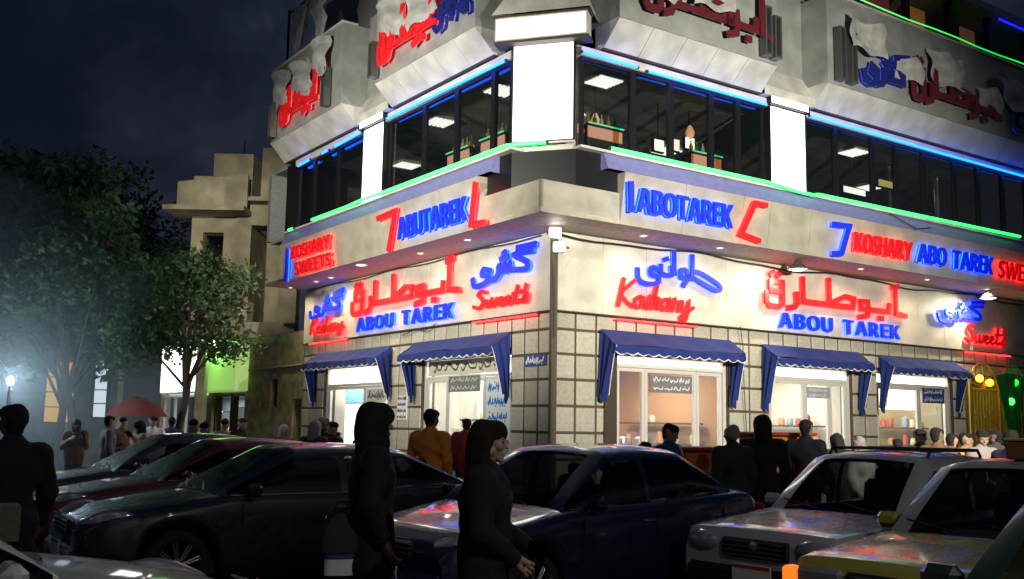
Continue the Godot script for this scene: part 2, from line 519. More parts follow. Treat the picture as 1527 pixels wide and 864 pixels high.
func upper_floor():
	window_run(Transform3D(), [-0.40, 0.93, 1.97, 3.14, 3.95, 4.76], 6.99, 8.80, 1.30)
	window_run(Transform3D(), [6.14, 7.25, 8.66, 9.60, 10.74, 12.1, 13.2, 14.4, 15.6, 16.9, 18.2], 6.99, 8.80, 1.30)
	window_run(LF, [-4.86, -3.18, -1.79, -0.37, 0.30], 6.99, 8.80, 1.30)
	window_run(LF, [-10.3, -9.24, -7.71, -6.10], 6.99, 8.80, 1.30)
	# the room behind the glass
	var rm = MB.new()
	var plan = Transform3D(Basis(Vector3.RIGHT, Vector3.FORWARD, Vector3.UP), Vector3.ZERO)
	var outline = PackedVector2Array([Vector2(-1.22, -0.30), Vector2(-0.50, -1.22), Vector2(18.2, -1.22), Vector2(18.2, 6.5), Vector2(5.5, 6.5), Vector2(5.5, 12.4), Vector2(-1.22, 12.4)])
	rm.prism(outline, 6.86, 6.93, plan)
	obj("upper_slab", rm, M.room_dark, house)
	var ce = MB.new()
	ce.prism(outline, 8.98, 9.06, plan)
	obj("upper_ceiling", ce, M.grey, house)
	var wl = MB.new()
	wl.bbox(Vector3(5.5, 6.94, -6.7), Vector3(18.2, 8.97, -6.5)); wl.bbox(Vector3(5.5, 6.94, -12.4), Vector3(5.7, 8.97, -6.7))
	wl.bbox(Vector3(-1.3, 6.94, -12.6), Vector3(5.5, 8.97, -12.4)); wl.bbox(Vector3(18.2, 6.94, -6.7), Vector3(18.4, 8.97, 1.3))
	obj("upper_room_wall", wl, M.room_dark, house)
	var rows = [[Transform3D(), -0.45, 18.2], [LF, -10.35, 0.35]]
	for r in rows:
		var h = MB.new()
		h.bbox(Vector3(r[1], 8.80, 1.12), Vector3(r[2], 8.97, 1.40), r[0])
		obj("window_head", h, M.panel, house)
	var en = MB.new()
	en.bbox(Vector3(-11.2, 6.94, -0.2), Vector3(-10.3, 8.97, 1.3), LF)
	obj("end_pier", en, M.frame, house)
	var cc = MB.new()   # pier behind the corner light box
	cc.prism(PackedVector2Array([Vector2(-1.25, -0.33), Vector2(-0.53, -1.25), Vector2(-0.3, -1.1), Vector2(-1.1, -0.15)]), 6.94, 8.97, Transform3D(Basis(Vector3.RIGHT, Vector3.FORWARD, Vector3.UP), Vector3.ZERO))
	obj("corner_pier", cc, M.panel, house)
	# lamps inside, read through the glass
	for q in [[-0.19, -4.44, 0.0], [-0.31, -1.58, 0.0], [1.08, 0.21, 0.0], [9.79, -0.07, 0.0], [5.9, -3.0, 0.0], [13.4, -2.2, 0.0], [2.6, -4.4, 0.0], [1.2, -8.6, 0.0]]:
		var l = thing("louvre_light", "white louvred fluorescent ceiling light behind the upper floor windows", "ceiling light", B * at(Vector3(q[0], 8.90, q[1]), 0.0 if q[0] > 0.8 else PI / 2), "louvred lights on the upper ceiling")
		var c = MB.new(); c.bevel(Vector3(0, 0.04, 0), Vector3(0.66, 0.08, 0.66), 0.01)
		obj("casing", c, M.alu, l)
		for k in 5:
			var tb = MB.new(); tb.bbox(Vector3(-0.30, -0.03, -0.27 + k * 0.12), Vector3(0.30, -0.005, -0.20 + k * 0.12))
			obj("tube", tb, M.cool_lit, l)
		area("louvre_glow", Transform3D(Basis(Vector3.RIGHT, PI / -2), Vector3(0, -0.06, 0)), Vector2(0.6, 0.6), Color(0.97, 1, 0.95), 0.30, l)
	for q in [[1.28, 8.2, -0.3], [1.05, 8.05, -0.5], [4.1, 8.45, -0.3], [0.5, 8.3, -4.1], [0.6, 8.2, -3.6], [0.5, 8.25, -2.8]]:
		var p = thing("pendant_lamp", "small amber glass pendant lamp hanging inside the upper windows", "lamp", B * at(Vector3(q[0], q[1], q[2])), "amber lamps on the upper floor")
		var cord = MB.new(); cord.tube([Vector3(0, 0.16, 0), Vector3(0, 8.97 - q[1], 0)], 0.008, 0.008, 5)
		obj("cord", cord, M.black, p)
		var g = MB.new(); g.lathe(PackedVector2Array([Vector2(0.02, -0.16), Vector2(0.09, -0.1), Vector2(0.11, 0.0), Vector2(0.06, 0.12), Vector2(0.03, 0.17)]), 12)
		obj("bulb", g, glow(Color(1.0, 0.62, 0.22), 0.9), p)
	# shelves and fittings that catch the light
	var bar = [[10.1, 7.95, -0.3, 0.9, 0.16, M.cool_lit, "menu_light"], [11.5, 8.35, -0.3, 0.7, 0.18, glow(Color(0.75, 0.72, 0.2), 1.0), "menu_light"], [3.14, 7.98, -0.3, 0.28, 0.26, M.white_lit, "menu_light"], [3.62, 8.08, -0.3, 0.28, 0.26, M.white_lit, "menu_light"], [4.1, 8.2, -0.3, 0.28, 0.26, M.white_lit, "menu_light"]]
	for q in bar:
		var lb = thing("menu_light", "small glowing menu box fixed high inside the upper floor room", "light box", B * at(Vector3(q[0], q[1], q[2])), "glowing menu boxes upstairs")
		var fm = MB.new(); fm.bevel(Vector3(0, 0, -0.05), Vector3(q[3] + 0.06, q[4] + 0.06, 0.08), 0.01)
		obj("casing", fm, M.frame, lb)
		var fc = MB.new(); fc.bbox(Vector3(-q[3] / 2, -q[4] / 2, -0.008), Vector3(q[3] / 2, q[4] / 2, 0.004))
		obj("lit_face", fc, q[5], lb)
		var hg = MB.new(); hg.tube([Vector3(0, q[4] / 2, -0.05), Vector3(0, 8.97 - q[1], -0.05)], 0.012, 0.012, 5)
		obj("hanger", hg, M.frame, lb)
	for q in [[Vector3(0.75, 7.72, 0.55), 0.0, "beside the corner light box"], [Vector3(3.9, 7.72, 0.30), 0.0, "behind the fourth right window"], [Vector3(-0.55, 7.72, -2.75), -PI / 2, "behind the third left window"], [Vector3(-0.55, 7.72, -1.35), -PI / 2, "behind the second left window"]]:
		var s = thing("bar_shelf", "amber lit bar shelf with a green strip " + q[2], "shelf", B * at(q[0], q[1]))
		var bd = MB.new(); bd.bevel(Vector3(0, 0, 0), Vector3(0.95, 0.05, 0.30), 0.01)
		obj("board", bd, M.brown, s)
		var am = MB.new(); am.bbox(Vector3(-0.45, -0.26, 0.10), Vector3(0.45, -0.03, 0.13))
		obj("lamp_panel", am, glow(Color(0.85, 0.45, 0.12), 1.0), s)
		var gs = MB.new(); gs.tube([Vector3(-0.47, 0.03, 0.16), Vector3(0.47, 0.03, 0.16)], 0.016, 0.016, 6)
		obj("neon_strip", gs, glow(Color(0.05, 0.9, 0.55), 1.6), s)
		for k in 5:
			var bt = MB.new(); bt.lathe(PackedVector2Array([Vector2(0.0, 0.026), Vector2(0.045, 0.026), Vector2(0.045, 0.18), Vector2(0.016, 0.24), Vector2(0.016, 0.31), Vector2(0.0, 0.31)]), 9, at(Vector3(-0.36 + k * 0.18, 0, 0.0)))
			obj("bottle", bt, [mat(lin(0.5, 0.32, 0.08), 0.1), mat(lin(0.05, 0.25, 0.08), 0.1), mat(lin(0.6, 0.55, 0.4), 0.1)][k % 3], s)
		var lg = MB.new(); lg.box(Vector3(-0.4, -0.39, 0), Vector3(0.05, 0.75, 0.05)); lg.box(Vector3(0.4, -0.39, 0), Vector3(0.05, 0.75, 0.05)); lg.box(Vector3(0, -0.70, 0), Vector3(0.8, 0.04, 0.04))
		obj("stand", lg, M.frame, s)
	for q in [[12.1, -0.6], [7.9, -1.0], [2.4, -2.0], [14.3, -0.6]]:
		var cl = thing("steel_column", "polished steel column inside the upper floor dining room", "column", B * at(Vector3(q[0], 6.93, q[1])), "steel columns upstairs")
		var sh = MB.new(); sh.lathe(PackedVector2Array([Vector2(0.13, 0.0), Vector2(0.13, 0.06), Vector2(0.10, 0.08), Vector2(0.10, 1.98), Vector2(0.13, 2.0), Vector2(0.13, 2.05)]), 14)
		obj("shaft", sh, M.steel, cl)
		var bs = MB.new(); bs.bevel(Vector3(0, 0.02, 0), Vector3(0.34, 0.04, 0.34), 0.01)
		obj("base", bs, M.frame, cl)

func light_box(label, t, w, h, d, m, e):
	var b = thing("light_box", label, "light box", t)
	var f = MB.new()
	f.bbox(Vector3(-w / 2 - 0.03, -0.03, -d), Vector3(w / 2 + 0.03, 0, 0.02)); f.bbox(Vector3(-w / 2 - 0.03, h, -d), Vector3(w / 2 + 0.03, h + 0.03, 0.02))
	f.bbox(Vector3(-w / 2 - 0.03, 0, -d), Vector3(-w / 2, h, 0.02)); f.bbox(Vector3(w / 2, 0, -d), Vector3(w / 2 + 0.03, h, 0.02))
	f.bbox(Vector3(-w / 2, 0, -d), Vector3(w / 2, h, -d + 0.02))
	obj("casing", f, M.frame if d < 0.3 else M.panel, b)
	var c = MB.new(); c.bbox(Vector3(-w / 2, 0, -d + 0.03), Vector3(w / 2, h, 0.0))
	obj("lit_face", c, m, b)
	area("box_glow", Transform3D(Basis(), Vector3(0, h / 2, 0.05)), Vector2(w, h), Color(1, 0.99, 0.96), e, b)
	return b

var CF: Transform3D

func parapet():
	CF = Transform3D(Basis(Vector3(0.628, 0, 0.778), Vector3.UP, Vector3(-0.778, 0, 0.628)), Vector3(-0.95, 0, 0.855))
	var bx = light_box("tall blank white light box on the cut-off corner, above the green neon", B * CF * at(Vector3(0, 7.10, 0.06)), 1.20, 1.92, 0.10, M.box_lit, 0.6)
	var cracks = [[PackedVector2Array([Vector2(-0.32, 1.62), Vector2(-0.1, 1.70), Vector2(0.0, 1.71)]), 0.012], [PackedVector2Array([Vector2(-0.15, 0.62), Vector2(-0.09, 0.55)]), 0.02], [PackedVector2Array([Vector2(0.30, 0.12), Vector2(0.31, 0.18)]), 0.015], [PackedVector2Array([Vector2(-0.42, 1.35), Vector2(-0.43, 1.42)]), 0.012]]
	for q in cracks:
		var m = MB.new(); m.ribbon(q[0], q[1], 0.0005, 0.003)
		obj("scratch", m, M.grey, bx)
	light_box("wide shallow white light box capping the corner, under the pale pyramid", B * CF * at(Vector3(0.0, 9.10, 0.30)), 1.78, 0.40, 0.34, M.box_warm, 0.25)
	var cs = MB.new()
	cs.bevel(Vector3(0, 9.555, 0.13), Vector3(1.92, 0.04, 0.42), 0.01, CF); cs.bevel(Vector3(0, 9.045, 0.1), Vector3(1.9, 0.05, 0.40), 0.01, CF)
	obj("cap_rim", cs, M.brown, house)
	var pr_ = light_box("tall white light box on the right wall, between two runs of upper windows", B * at(Vector3(5.45, 6.99, 1.42)), 1.16, 1.82, 0.14, M.box_lit, 0.5)
	var pl_ = light_box("narrow white light box on the left wall, between two runs of upper windows", B * LF * at(Vector3(-5.48, 6.99, 1.42)), 1.06, 1.82, 0.14, M.box_lit, 0.5)
	for q in [[pr_, PackedVector2Array([Vector2(-0.20, 1.60), Vector2(-0.02, 1.70), Vector2(0.12, 1.69)]), 0.03], [pr_, PackedVector2Array([Vector2(0.1, 0.8), Vector2(0.13, 0.86)]), 0.012], [pl_, PackedVector2Array([Vector2(-0.25, 1.45), Vector2(-0.2, 1.56)]), 0.016]]:
		var mk = MB.new(); mk.ribbon(q[1], q[2], 0.0005, 0.003)
		obj("scratch", mk, M.grey, q[0])
	for q in [[Transform3D(), 5.45], [LF, -5.48]]:
		light_box("bright white cap box over the pillar light on the %s wall" % ("right" if q[1] > 0 else "left"), B * q[0] * at(Vector3(q[1], 8.86, 1.50)), 1.26, 0.30, 0.2, M.box_lit, 0.15)
	# slanting panels and upright letter panels, in bays
	for r in [[Transform3D(), [[0.05, 4.55], [6.25, 18.2]], 1.0], [LF, [[-4.5, -0.15], [-11.0, -6.35]], -1.0]]:
		var t = r[0]
		for bay in r[1]:
			var cnt = maxi(1, int(round((bay[1] - bay[0]) / 0.95)))
			var bw = (bay[1] - bay[0]) / cnt
			for k in cnt:
				var a = bay[0] + bw * k + 0.006; var b = bay[0] + bw * (k + 1) - 0.006
				var p = MB.new()
				var q = [Vector3(a, 9.03, 1.45), Vector3(b, 9.03, 1.45), Vector3(b, 9.50, 1.93), Vector3(a, 9.50, 1.93)]
				p.quad(t * q[0], t * q[1], t * q[2], t * q[3])
				var inn = Vector3(0, 0.03, -0.03)
				p.quad(t * (q[0] + inn), t * (q[3] + inn), t * (q[2] + inn), t * (q[1] + inn))
				p.quad(t * q[0], t * q[3], t * (q[3] + inn), t * (q[0] + inn)); p.quad(t * q[2], t * q[1], t * (q[1] + inn), t * (q[2] + inn))
				obj("slanting_panel", p, M.panel, house)
			var bk = MB.new()
			bk.quad(t * Vector3(bay[0], 9.055, 1.42), t * Vector3(bay[1], 9.055, 1.42), t * Vector3(bay[1], 9.53, 1.89), t * Vector3(bay[0], 9.53, 1.89))
			bk.bbox(Vector3(bay[0], 9.00, 1.20), Vector3(bay[1], 9.032, 1.46), t)
			obj("panel_backing", bk, M.brown, house)
			var up = MB.new()
			up.bbox(Vector3(bay[0], 9.51, 0.98), Vector3(bay[1], 11.62, 1.93), t)
			obj("letter_panel", up, M.grey, house)
			var cap = MB.new(); cap.bevel(Vector3((bay[0] + bay[1]) / 2, 11.65, 1.76), Vector3(bay[1] - bay[0] + 0.04, 0.06, 0.46), 0.015, t)
			obj("coping", cap, M.panel, house)
			# triangular cheek at both ends of the slanting strip
			for e in bay:
				var ck = MB.new()
				var s = 0.003 if e == bay[1] else -0.003
				ck.face([t * Vector3(e + s, 9.0, 1.2), t * Vector3(e + s, 9.03, 1.46), t * Vector3(e + s, 9.52, 1.94), t * Vector3(e + s, 9.52, 1.2)], t * Vector3((bay[0] + bay[1]) / 2, 9.3, 1.5))
				obj("cheek", ck, M.panel, house)
		# recess over the pillar light: sloping shelf and set-back wall
		var u = [4.55, 6.25] if r[2] > 0 else [-6.35, -4.5]
		var rc = MB.new()
		rc.bbox(Vector3(u[0], 9.0, 1.0), Vector3(u[1], 11.9, 1.20), t)
		obj("recess_wall", rc, M.grey, house)
		var sf = MB.new()
		sf.quad(t * Vector3(u[0], 9.20, 1.56), t * Vector3(u[1], 9.20, 1.56), t * Vector3(u[1], 9.75, 1.21), t * Vector3(u[0], 9.75, 1.21))
		sf.quad(t * Vector3(u[0], 9.0, 1.56), t * Vector3(u[1], 9.0, 1.56), t * Vector3(u[1], 9.20, 1.56), t * Vector3(u[0], 9.20, 1.56))
		sf.quad(t * Vector3(u[0], 9.0, 1.2), t * Vector3(u[1], 9.0, 1.2), t * Vector3(u[1], 9.0, 1.56), t * Vector3(u[0], 9.0, 1.56))
		obj("sloping_shelf", sf, M.panel, house)
	# pale pyramid over the corner
	var py = MB.new()
	var base = [CF * Vector3(-0.98, 9.59, 0.36), CF * Vector3(0.98, 9.59, 0.36), Vector3(0.05, 9.59, 1.3), Vector3(-1.3, 9.59, -0.15)]
	var top = [CF * Vector3(-0.50, 10.5, 0.02), CF * Vector3(0.50, 10.5, 0.02), Vector3(0.0, 10.5, 0.9), Vector3(-0.9, 10.5, -0.1)]
	var order = [3, 0, 1, 2]
	for k in 3:
		py.quad(base[order[k]], base[order[k + 1]], top[order[k + 1]], top[order[k]])
	obj("corner_pyramid", py, M.panel, house)
	var core = MB.new()   # solid core of the storeys behind the parapet, with dark storey openings above
	core.bbox(Vector3(0.0, 9.07, -12.0), Vector3(5.0, 14.5, -0.0)); core.bbox(Vector3(5.0, 9.07, -6.0), Vector3(18.2, 14.5, 0.0))
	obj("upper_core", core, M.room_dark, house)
	var slab = MB.new(); slab.bbox(Vector3(5.6, 13.2, -5.0), Vector3(18.2, 13.4, 1.6))
	obj("storey_slab", slab, M.room_dark, house)
	for k in 7:
		var po = MB.new(); po.bbox(Vector3(6.4 + k * 1.9, 11.68, 1.2), Vector3(6.55 + k * 1.9, 13.2, 1.35))
		obj("balcony_post", po, M.frame, house)
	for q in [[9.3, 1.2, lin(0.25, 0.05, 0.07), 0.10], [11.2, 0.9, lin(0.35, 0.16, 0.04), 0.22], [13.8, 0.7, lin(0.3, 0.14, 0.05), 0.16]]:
		var cu = MB.new(); cu.bbox(Vector3(q[0], 11.7, 0.6), Vector3(q[0] + q[1], 13.1, 0.64))  # curtain-like panel with its own glow, standing in for a lit opening
		var cur = single("lit_window_panel", "%s panel with painted glow in the dark storey above the broken letters" % ["dull red lit", "amber glowing", "dim orange"][int(q[0] / 2.5) - 3], "window", cu, glow(q[2], q[3], q[2]), B)
# ---------------------------------------------------------------- shopfronts, rooms behind them, awnings
func frame_rect(m, a, b, y0, y1, w, o0, o1, t):
	m.bbox(Vector3(a, y0, o0), Vector3(a + w, y1, o1), t); m.bbox(Vector3(b - w, y0, o0), Vector3(b, y1, o1), t)
	m.bbox(Vector3(a + w, y0, o0), Vector3(b - w, y0 + w, o1), t); m.bbox(Vector3(a + w, y1 - w, o0), Vector3(b - w, y1, o1), t)

func leaf(front, a, b, y0, y1, t, m, pane, handle = 0.0):
	var f = MB.new(); frame_rect(f, a, b, y0, y1, 0.075, -0.17, -0.10, t)
	obj("frame", f, m, front)
	var p = MB.new(); p.bbox(Vector3(a + 0.06, y0 + 0.06, -0.14), Vector3(b - 0.06, y1 - 0.06, -0.132), t)
	obj("pane", p, pane, front)
	if handle != 0.0:
		var h = MB.new(); h.tube([Vector3(handle, 1.0, -0.10), Vector3(handle, 1.0, -0.05), Vector3(handle, 1.25, -0.05), Vector3(handle, 1.25, -0.10)], 0.014, 0.014, 6, t)
		obj("handle", h, M.steel, front)

func shopfront(t, u0, u1, cols, transom_y, lit, room_c, depth, e):
	var front = obj("shopfront", (func():
		var f = MB.new(); frame_rect(f, u0 + 0.01, u1 - 0.01, 0.14, 3.24, 0.09, -0.20, -0.06, t)
		f.bbox(Vector3(u0 + 0.1, transom_y - 0.06, -0.18), Vector3(u1 - 0.1, transom_y, -0.08), t)
		return f).call(), M.alu, house)
	for k in cols.size() - 1:
		leaf(front, cols[k] + 0.005, cols[k + 1] - 0.005, 0.16, transom_y - 0.07, t, M.alu, M.pane, cols[k] + 0.12 if k == 1 else 0.0)
	if lit:
		var l = MB.new(); l.bbox(Vector3(u0 + 0.14, transom_y + 0.02, -0.19), Vector3(u1 - 0.14, 3.13, -0.12), t)
		obj("transom_light", l, M.white_lit, front)
		area("transom_glow", t * Transform3D(Basis(), Vector3((u0 + u1) / 2, (transom_y + 3.15) / 2, -0.07)), Vector2(u1 - u0 - 0.3, 0.2), Color(1, 0.97, 0.88), 0.10, front)
	# room: floor, ceiling, three walls
	var r = MB.new()
	r.bbox(Vector3(u0 - 0.3, 0.10, -depth), Vector3(u1 + 0.3, 0.15, -0.22), t)
	r.bbox(Vector3(u0 - 0.3, 3.26, -depth), Vector3(u1 + 0.3, 3.32, -0.36), t)
	r.bbox(Vector3(u0 - 0.35, 0.15, -depth), Vector3(u0 - 0.3, 3.26, -0.36), t); r.bbox(Vector3(u1 + 0.3, 0.15, -depth), Vector3(u1 + 0.35, 3.26, -0.36), t)
	r.bbox(Vector3(u0 - 0.3, 0.15, -depth - 0.05), Vector3(u1 + 0.3, 3.26, -depth), t)
	obj("shop_room", r, room_c, house)
	for k in 2:
		var uu = lerpf(u0, u1, 0.3 + 0.4 * k)
		var lp = obj("ceiling_light", (func():
			var m = MB.new(); m.bevel(Vector3(uu, 3.22, -depth * 0.45), Vector3(0.7, 0.06, minf(1.3, depth * 0.4)), 0.015, t)
			return m).call(), M.white_lit, house)
		area("room_glow", t * Transform3D(Basis(Vector3.RIGHT, -PI / 2), Vector3(uu, 3.17, -depth * 0.45)), Vector2(0.7, minf(1.3, depth * 0.4)), Color(1, 0.985, 0.93), e, lp)
	return front

var ARABIC_PRINT := [[0.0, 0.5, 0.18, 0.1], [0.22, 0.45, 0.2, 0.14], [0.46, 0.5, 0.2, 0.1], [0.70, 0.42, 0.22, 0.16]]

func plaque(called, label, t, w, h, face, ink, lines, seed_):   # a flat board with raised script strokes
	var b = thing(called, label, "sign", t)
	var m = MB.new(); m.bevel(Vector3(w / 2, h / 2, 0.012), Vector3(w, h, 0.024), 0.006)
	obj("board", m, face, b)
	var g = RandomNumberGenerator.new(); g.seed = seed_
	for ln in lines:
		var y = h * (1.0 - (ln + 0.5) / lines.size())
		var x = w * 0.08
		var hh = h / lines.size()
		while x < w * 0.86:
			var lw = minf(g.randf_range(0.10, 0.22) * w, w * 0.92 - x)
			var s = MB.new()
			var pts = PackedVector2Array([Vector2(x + lw, y + g.randf_range(0.1, 0.26) * hh), Vector2(x + lw * g.randf_range(0.75, 0.95), y - g.randf_range(0.05, 0.2) * hh), Vector2(x + lw * g.randf_range(0.5, 0.68), y - 0.1 * hh), Vector2(x + lw * g.randf_range(0.25, 0.45), y + g.randf_range(-0.08, 0.34) * hh), Vector2(x + lw * g.randf_range(0.06, 0.2), y - g.randf_range(0.05, 0.28) * hh), Vector2(x, y + g.randf_range(-0.2, 0.1) * hh)])
			s.ribbon(smoothed(pts, 3), hh * 0.13, 0.0235, 0.028)
			if g.randf() < 0.7:
				var dt = MB.new(); dt.box(Vector3(x + lw * g.randf_range(0.3, 0.7), y + hh * (0.3 if g.randf() < 0.5 else -0.3), 0.026), Vector3(hh * 0.12, hh * 0.12, 0.004))
				obj("dot", dt, ink, b)
			obj("word", s, ink, b)
			x += lw + w * 0.04
	return b

func smoothed(p: PackedVector2Array, sub: int) -> PackedVector2Array:
	var out = PackedVector2Array()
	for k in p.size() - 1:
		var a = p[maxi(k - 1, 0)]; var b = p[k]; var c = p[k + 1]; var d = p[mini(k + 2, p.size() - 1)]
		for s in sub:
			out.append(b.cubic_interpolate(c, a, d, float(s) / sub))
	out.append(p[p.size() - 1])
	return out

func fronts():
	shopfront(Transform3D(), 1.62, 4.95, [1.73, 2.52, 4.05, 4.84], 2.98, true, mat(lin(0.50, 0.27, 0.13), 0.7), 4.2, 7.0)
	shopfront(Transform3D(), 6.30, 9.35, [6.42, 7.7, 8.62, 9.24], 2.92, true, mat(lin(0.62, 0.58, 0.5), 0.7), 4.2, 8.0)
	shopfront(Transform3D(), 10.35, 13.70, [10.48, 12.3, 13.58], 2.92, true, M.room, 3.6, 8.0)
	shopfront(LF, -5.25, -1.46, [-5.14, -4.2, -2.62, -1.57], 2.78, false, M.room, 1.22, 5.0)
	shopfront(LF, -10.90, -7.00, [-10.78, -8.5, -7.10], 2.72, true, M.room, 3.0, 9.0)
	# dark pier beside the first right-hand door
	var pier = MB.new(); pier.bevel(Vector3(1.44, 1.68, 0.04), Vector3(0.33, 3.1, 0.10), 0.02)
	obj("door_pier", pier, M.brown, house)
	# boards on and above the doors
	plaque("door_sign", "grey sign with white script on the door beside the dark brown pier", B * at(Vector3(2.65, 2.42, -0.095)), 1.25, 0.36, mat(lin(0.16, 0.15, 0.16), 0.6), M.trim, [0, 1], 3)
	plaque("door_sign", "pale grey sign with white script behind the middle awning's door glass", B * at(Vector3(7.75, 2.45, -0.095)), 0.85, 0.26, mat(lin(0.28, 0.29, 0.31), 0.6), M.trim, [0, 1], 5)
	plaque("door_sign", "blue sign with white script on the door next to the golden gate", B * at(Vector3(12.45, 2.45, -0.095)), 1.0, 0.40, mat(lin(0.03, 0.05, 0.22), 0.6), M.trim, [0, 1], 7)
	plaque("window_light", "blank white lit board in the window next to the golden gate", B * at(Vector3(10.75, 2.25, -0.22)), 1.5, 0.52, M.white_lit, M.trim, [], 7)
	plaque("door_sign", "grey sign with pale script on the door right of the orange jacket", B * LF * at(Vector3(-4.15, 2.40, -0.095)), 1.35, 0.36, mat(lin(0.15, 0.16, 0.16), 0.6), mat(lin(0.5, 0.5, 0.45)), [0, 1], 11)
	plaque("transom_sign", "long pale transom board with dark grey script under the left awning", B * LF * at(Vector3(-5.1, 2.80, -0.095)), 3.4, 0.34, mat(lin(0.50, 0.48, 0.38), 0.6), mat(lin(0.06, 0.06, 0.05)), [0], 13)
	plaque("menu_board", "white menu panel with blue script beside the left door", B * LF * at(Vector3(-2.52, 1.35, -0.095)), 0.92, 1.30, mat(lin(0.62, 0.68, 0.68), 0.5), mat(lin(0.02, 0.16, 0.5)), [0, 1, 2, 3], 17)
	plaque("door_sign", "pale sign with grey script above the narrow door under the far left awning", B * LF * at(Vector3(-8.35, 2.20, -0.095)), 1.1, 0.36, mat(lin(0.55, 0.54, 0.48), 0.6), mat(lin(0.10, 0.10, 0.10)), [0], 19)
	plaque("wall_plaque", "small blue street plaque with white script on the corner tiles", B * LF * at(Vector3(-0.92, 2.86, 0.03)), 0.75, 0.24, mat(lin(0.03, 0.06, 0.22), 0.5), M.trim, [0], 23)
	plaque("hanging_notice", "small white notice with black lines fixed between the two left awnings", B * LF * at(Vector3(-6.4, 1.75, 0.03)), 0.5, 0.6, M.trim, M.black, [0, 1, 2, 3], 29)
	# bright drinks cabinet with a cyan header behind the far left front
	var fr = thing("drinks_cabinet", "tall white lit drinks cabinet with cyan header in the far left window", "cabinet", B * LF * at(Vector3(-9.5, 0.15, -0.45)))
	var fm = MB.new(); fm.bevel(Vector3(0, 1.25, -0.35), Vector3(2.1, 2.5, 0.6), 0.03)
	obj("body", fm, M.trim, fr)
	var ff = MB.new(); ff.bbox(Vector3(-0.98, 0.1, -0.05), Vector3(0.98, 2.02, -0.03))
	obj("lit_front", ff, glow(Color(1, 1, 0.98), 2.4), fr)
	var fh = MB.new(); fh.bbox(Vector3(-1.0, 2.08, -0.05), Vector3(1.0, 2.42, -0.02))
	obj("lit_header", fh, glow(Color(0.0, 0.85, 0.95), 1.0), fr)
	area("cabinet_glow", Transform3D(Basis(), Vector3(0, 1.1, 0.02)), Vector2(1.9, 1.9), Color(1, 1, 0.98), 0.5, fr)
	# counters inside
	for q in [[LF, -3.5, -0.28, 1.7, lin(0.03, 0.25, 0.36), "blue glass-fronted serving counter behind the left door"], [Transform3D(), 2.9, -1.2, 2.0, lin(0.05, 0.22, 0.34), "blue serving counter behind the door beside the brown pier"], [Transform3D(), 7.6, -1.6, 2.2, lin(0.5, 0.3, 0.18), "tan serving counter behind the middle right door"]]:
		var c = thing("serving_counter", q[5], "counter", B * q[0] * at(Vector3(q[1], 0.15, q[2])))
		var m = MB.new(); m.bevel(Vector3(0, 0.5, -0.3), Vector3(q[3], 1.0, 0.6), 0.02)
		obj("body", m, mat(q[4], 0.25), c)
		var tp = MB.new(); tp.bevel(Vector3(0, 1.03, -0.3), Vector3(q[3] + 0.06, 0.05, 0.68), 0.012)
		obj("top", tp, M.steel, c)
		var gl = MB.new(); gl.bbox(Vector3(-q[3] / 2, 1.06, -0.05), Vector3(q[3] / 2, 1.42, -0.042))
		obj("sneeze_guard", gl, M.pane, c)
		var st = MB.new(); st.bbox(Vector3(-q[3] / 2 + 0.05, 0.88, 0.0), Vector3(q[3] / 2 - 0.05, 0.93, 0.006))
		obj("light_strip", st, glow(Color(0.2, 0.8, 0.95), 1.2), c)
		for k in 4:
			var pot = MB.new(); pot.lathe(PackedVector2Array([Vector2(0.0, 1.06), Vector2(0.13, 1.06), Vector2(0.15, 1.12), Vector2(0.15, 1.26), Vector2(0.12, 1.28), Vector2(0.05, 1.31), Vector2(0.0, 1.32)]), 12, at(Vector3(-q[3] * 0.38 + k * q[3] * 0.25, 0, -0.35)))
			obj("pot", pot, M.steel, c)
	# shelves on the back walls
	var jar_mats = [mat(lin(0.45, 0.2, 0.08)), mat(lin(0.5, 0.45, 0.3)), mat(lin(0.35, 0.06, 0.04)), mat(lin(0.2, 0.25, 0.3))]
	for q in [[LF, -3.4, -1.2, 2.8, 0.0], [Transform3D(), 5.22, -2.3, 2.6, -PI / 2], [Transform3D(), 9.62, -2.3, 2.6, -PI / 2], [Transform3D(), 13.96, -2.0, 2.2, -PI / 2]]:
		var s = thing("wall_shelf", "shelf rack of jars on the inner wall behind %s" % ["the left door", "the door by the brown pier", "the middle right door", "the door by the golden gate"][[-3.4, 5.22, 9.62, 13.96].find(q[1])], "shelf", B * q[0] * at(Vector3(q[1], 0.15, q[2]), q[4]))
		for k in 2:
			var m = MB.new(); m.bbox(Vector3(-q[3] / 2, 1.1 + k * 0.5, 0.05), Vector3(q[3] / 2, 1.14 + k * 0.5, 0.40))
			obj("shelf", m, M.brown, s)
			for j in 9:
				if rng.randf() < 0.35: continue
				var hh = rng.randf_range(0.16, 0.32)
				var jar = MB.new(); jar.lathe(PackedVector2Array([Vector2(0.0, 0), Vector2(0.08, 0), Vector2(0.085, 0.02), Vector2(0.085, hh * 0.8), Vector2(0.05, hh), Vector2(0.0, hh)]), 8, at(Vector3(-q[3] * 0.44 + j * q[3] * 0.11, 1.142 + k * 0.5, 0.22)))
				obj("jar", jar, jar_mats[rng.randi() % 4], s)
	awning("blue cloth awning on the right wall over the door beside the dark brown pier", Transform3D(), 1.15, 4.95, 0.55, 3.66, 3.22, 5)
	awning("blue cloth awning in the middle of the right wall", Transform3D(), 6.0, 9.55, 0.55, 3.64, 3.22, 6)
	awning("blue cloth awning on the right wall nearest the golden gate", Transform3D(), 10.35, 13.75, 0.55, 3.6, 3.20, 7)
	awning("blue cloth awning on the left wall above the man in the orange jacket", LF, -5.5, -1.40, 0.55, 3.62, 3.20, 8)
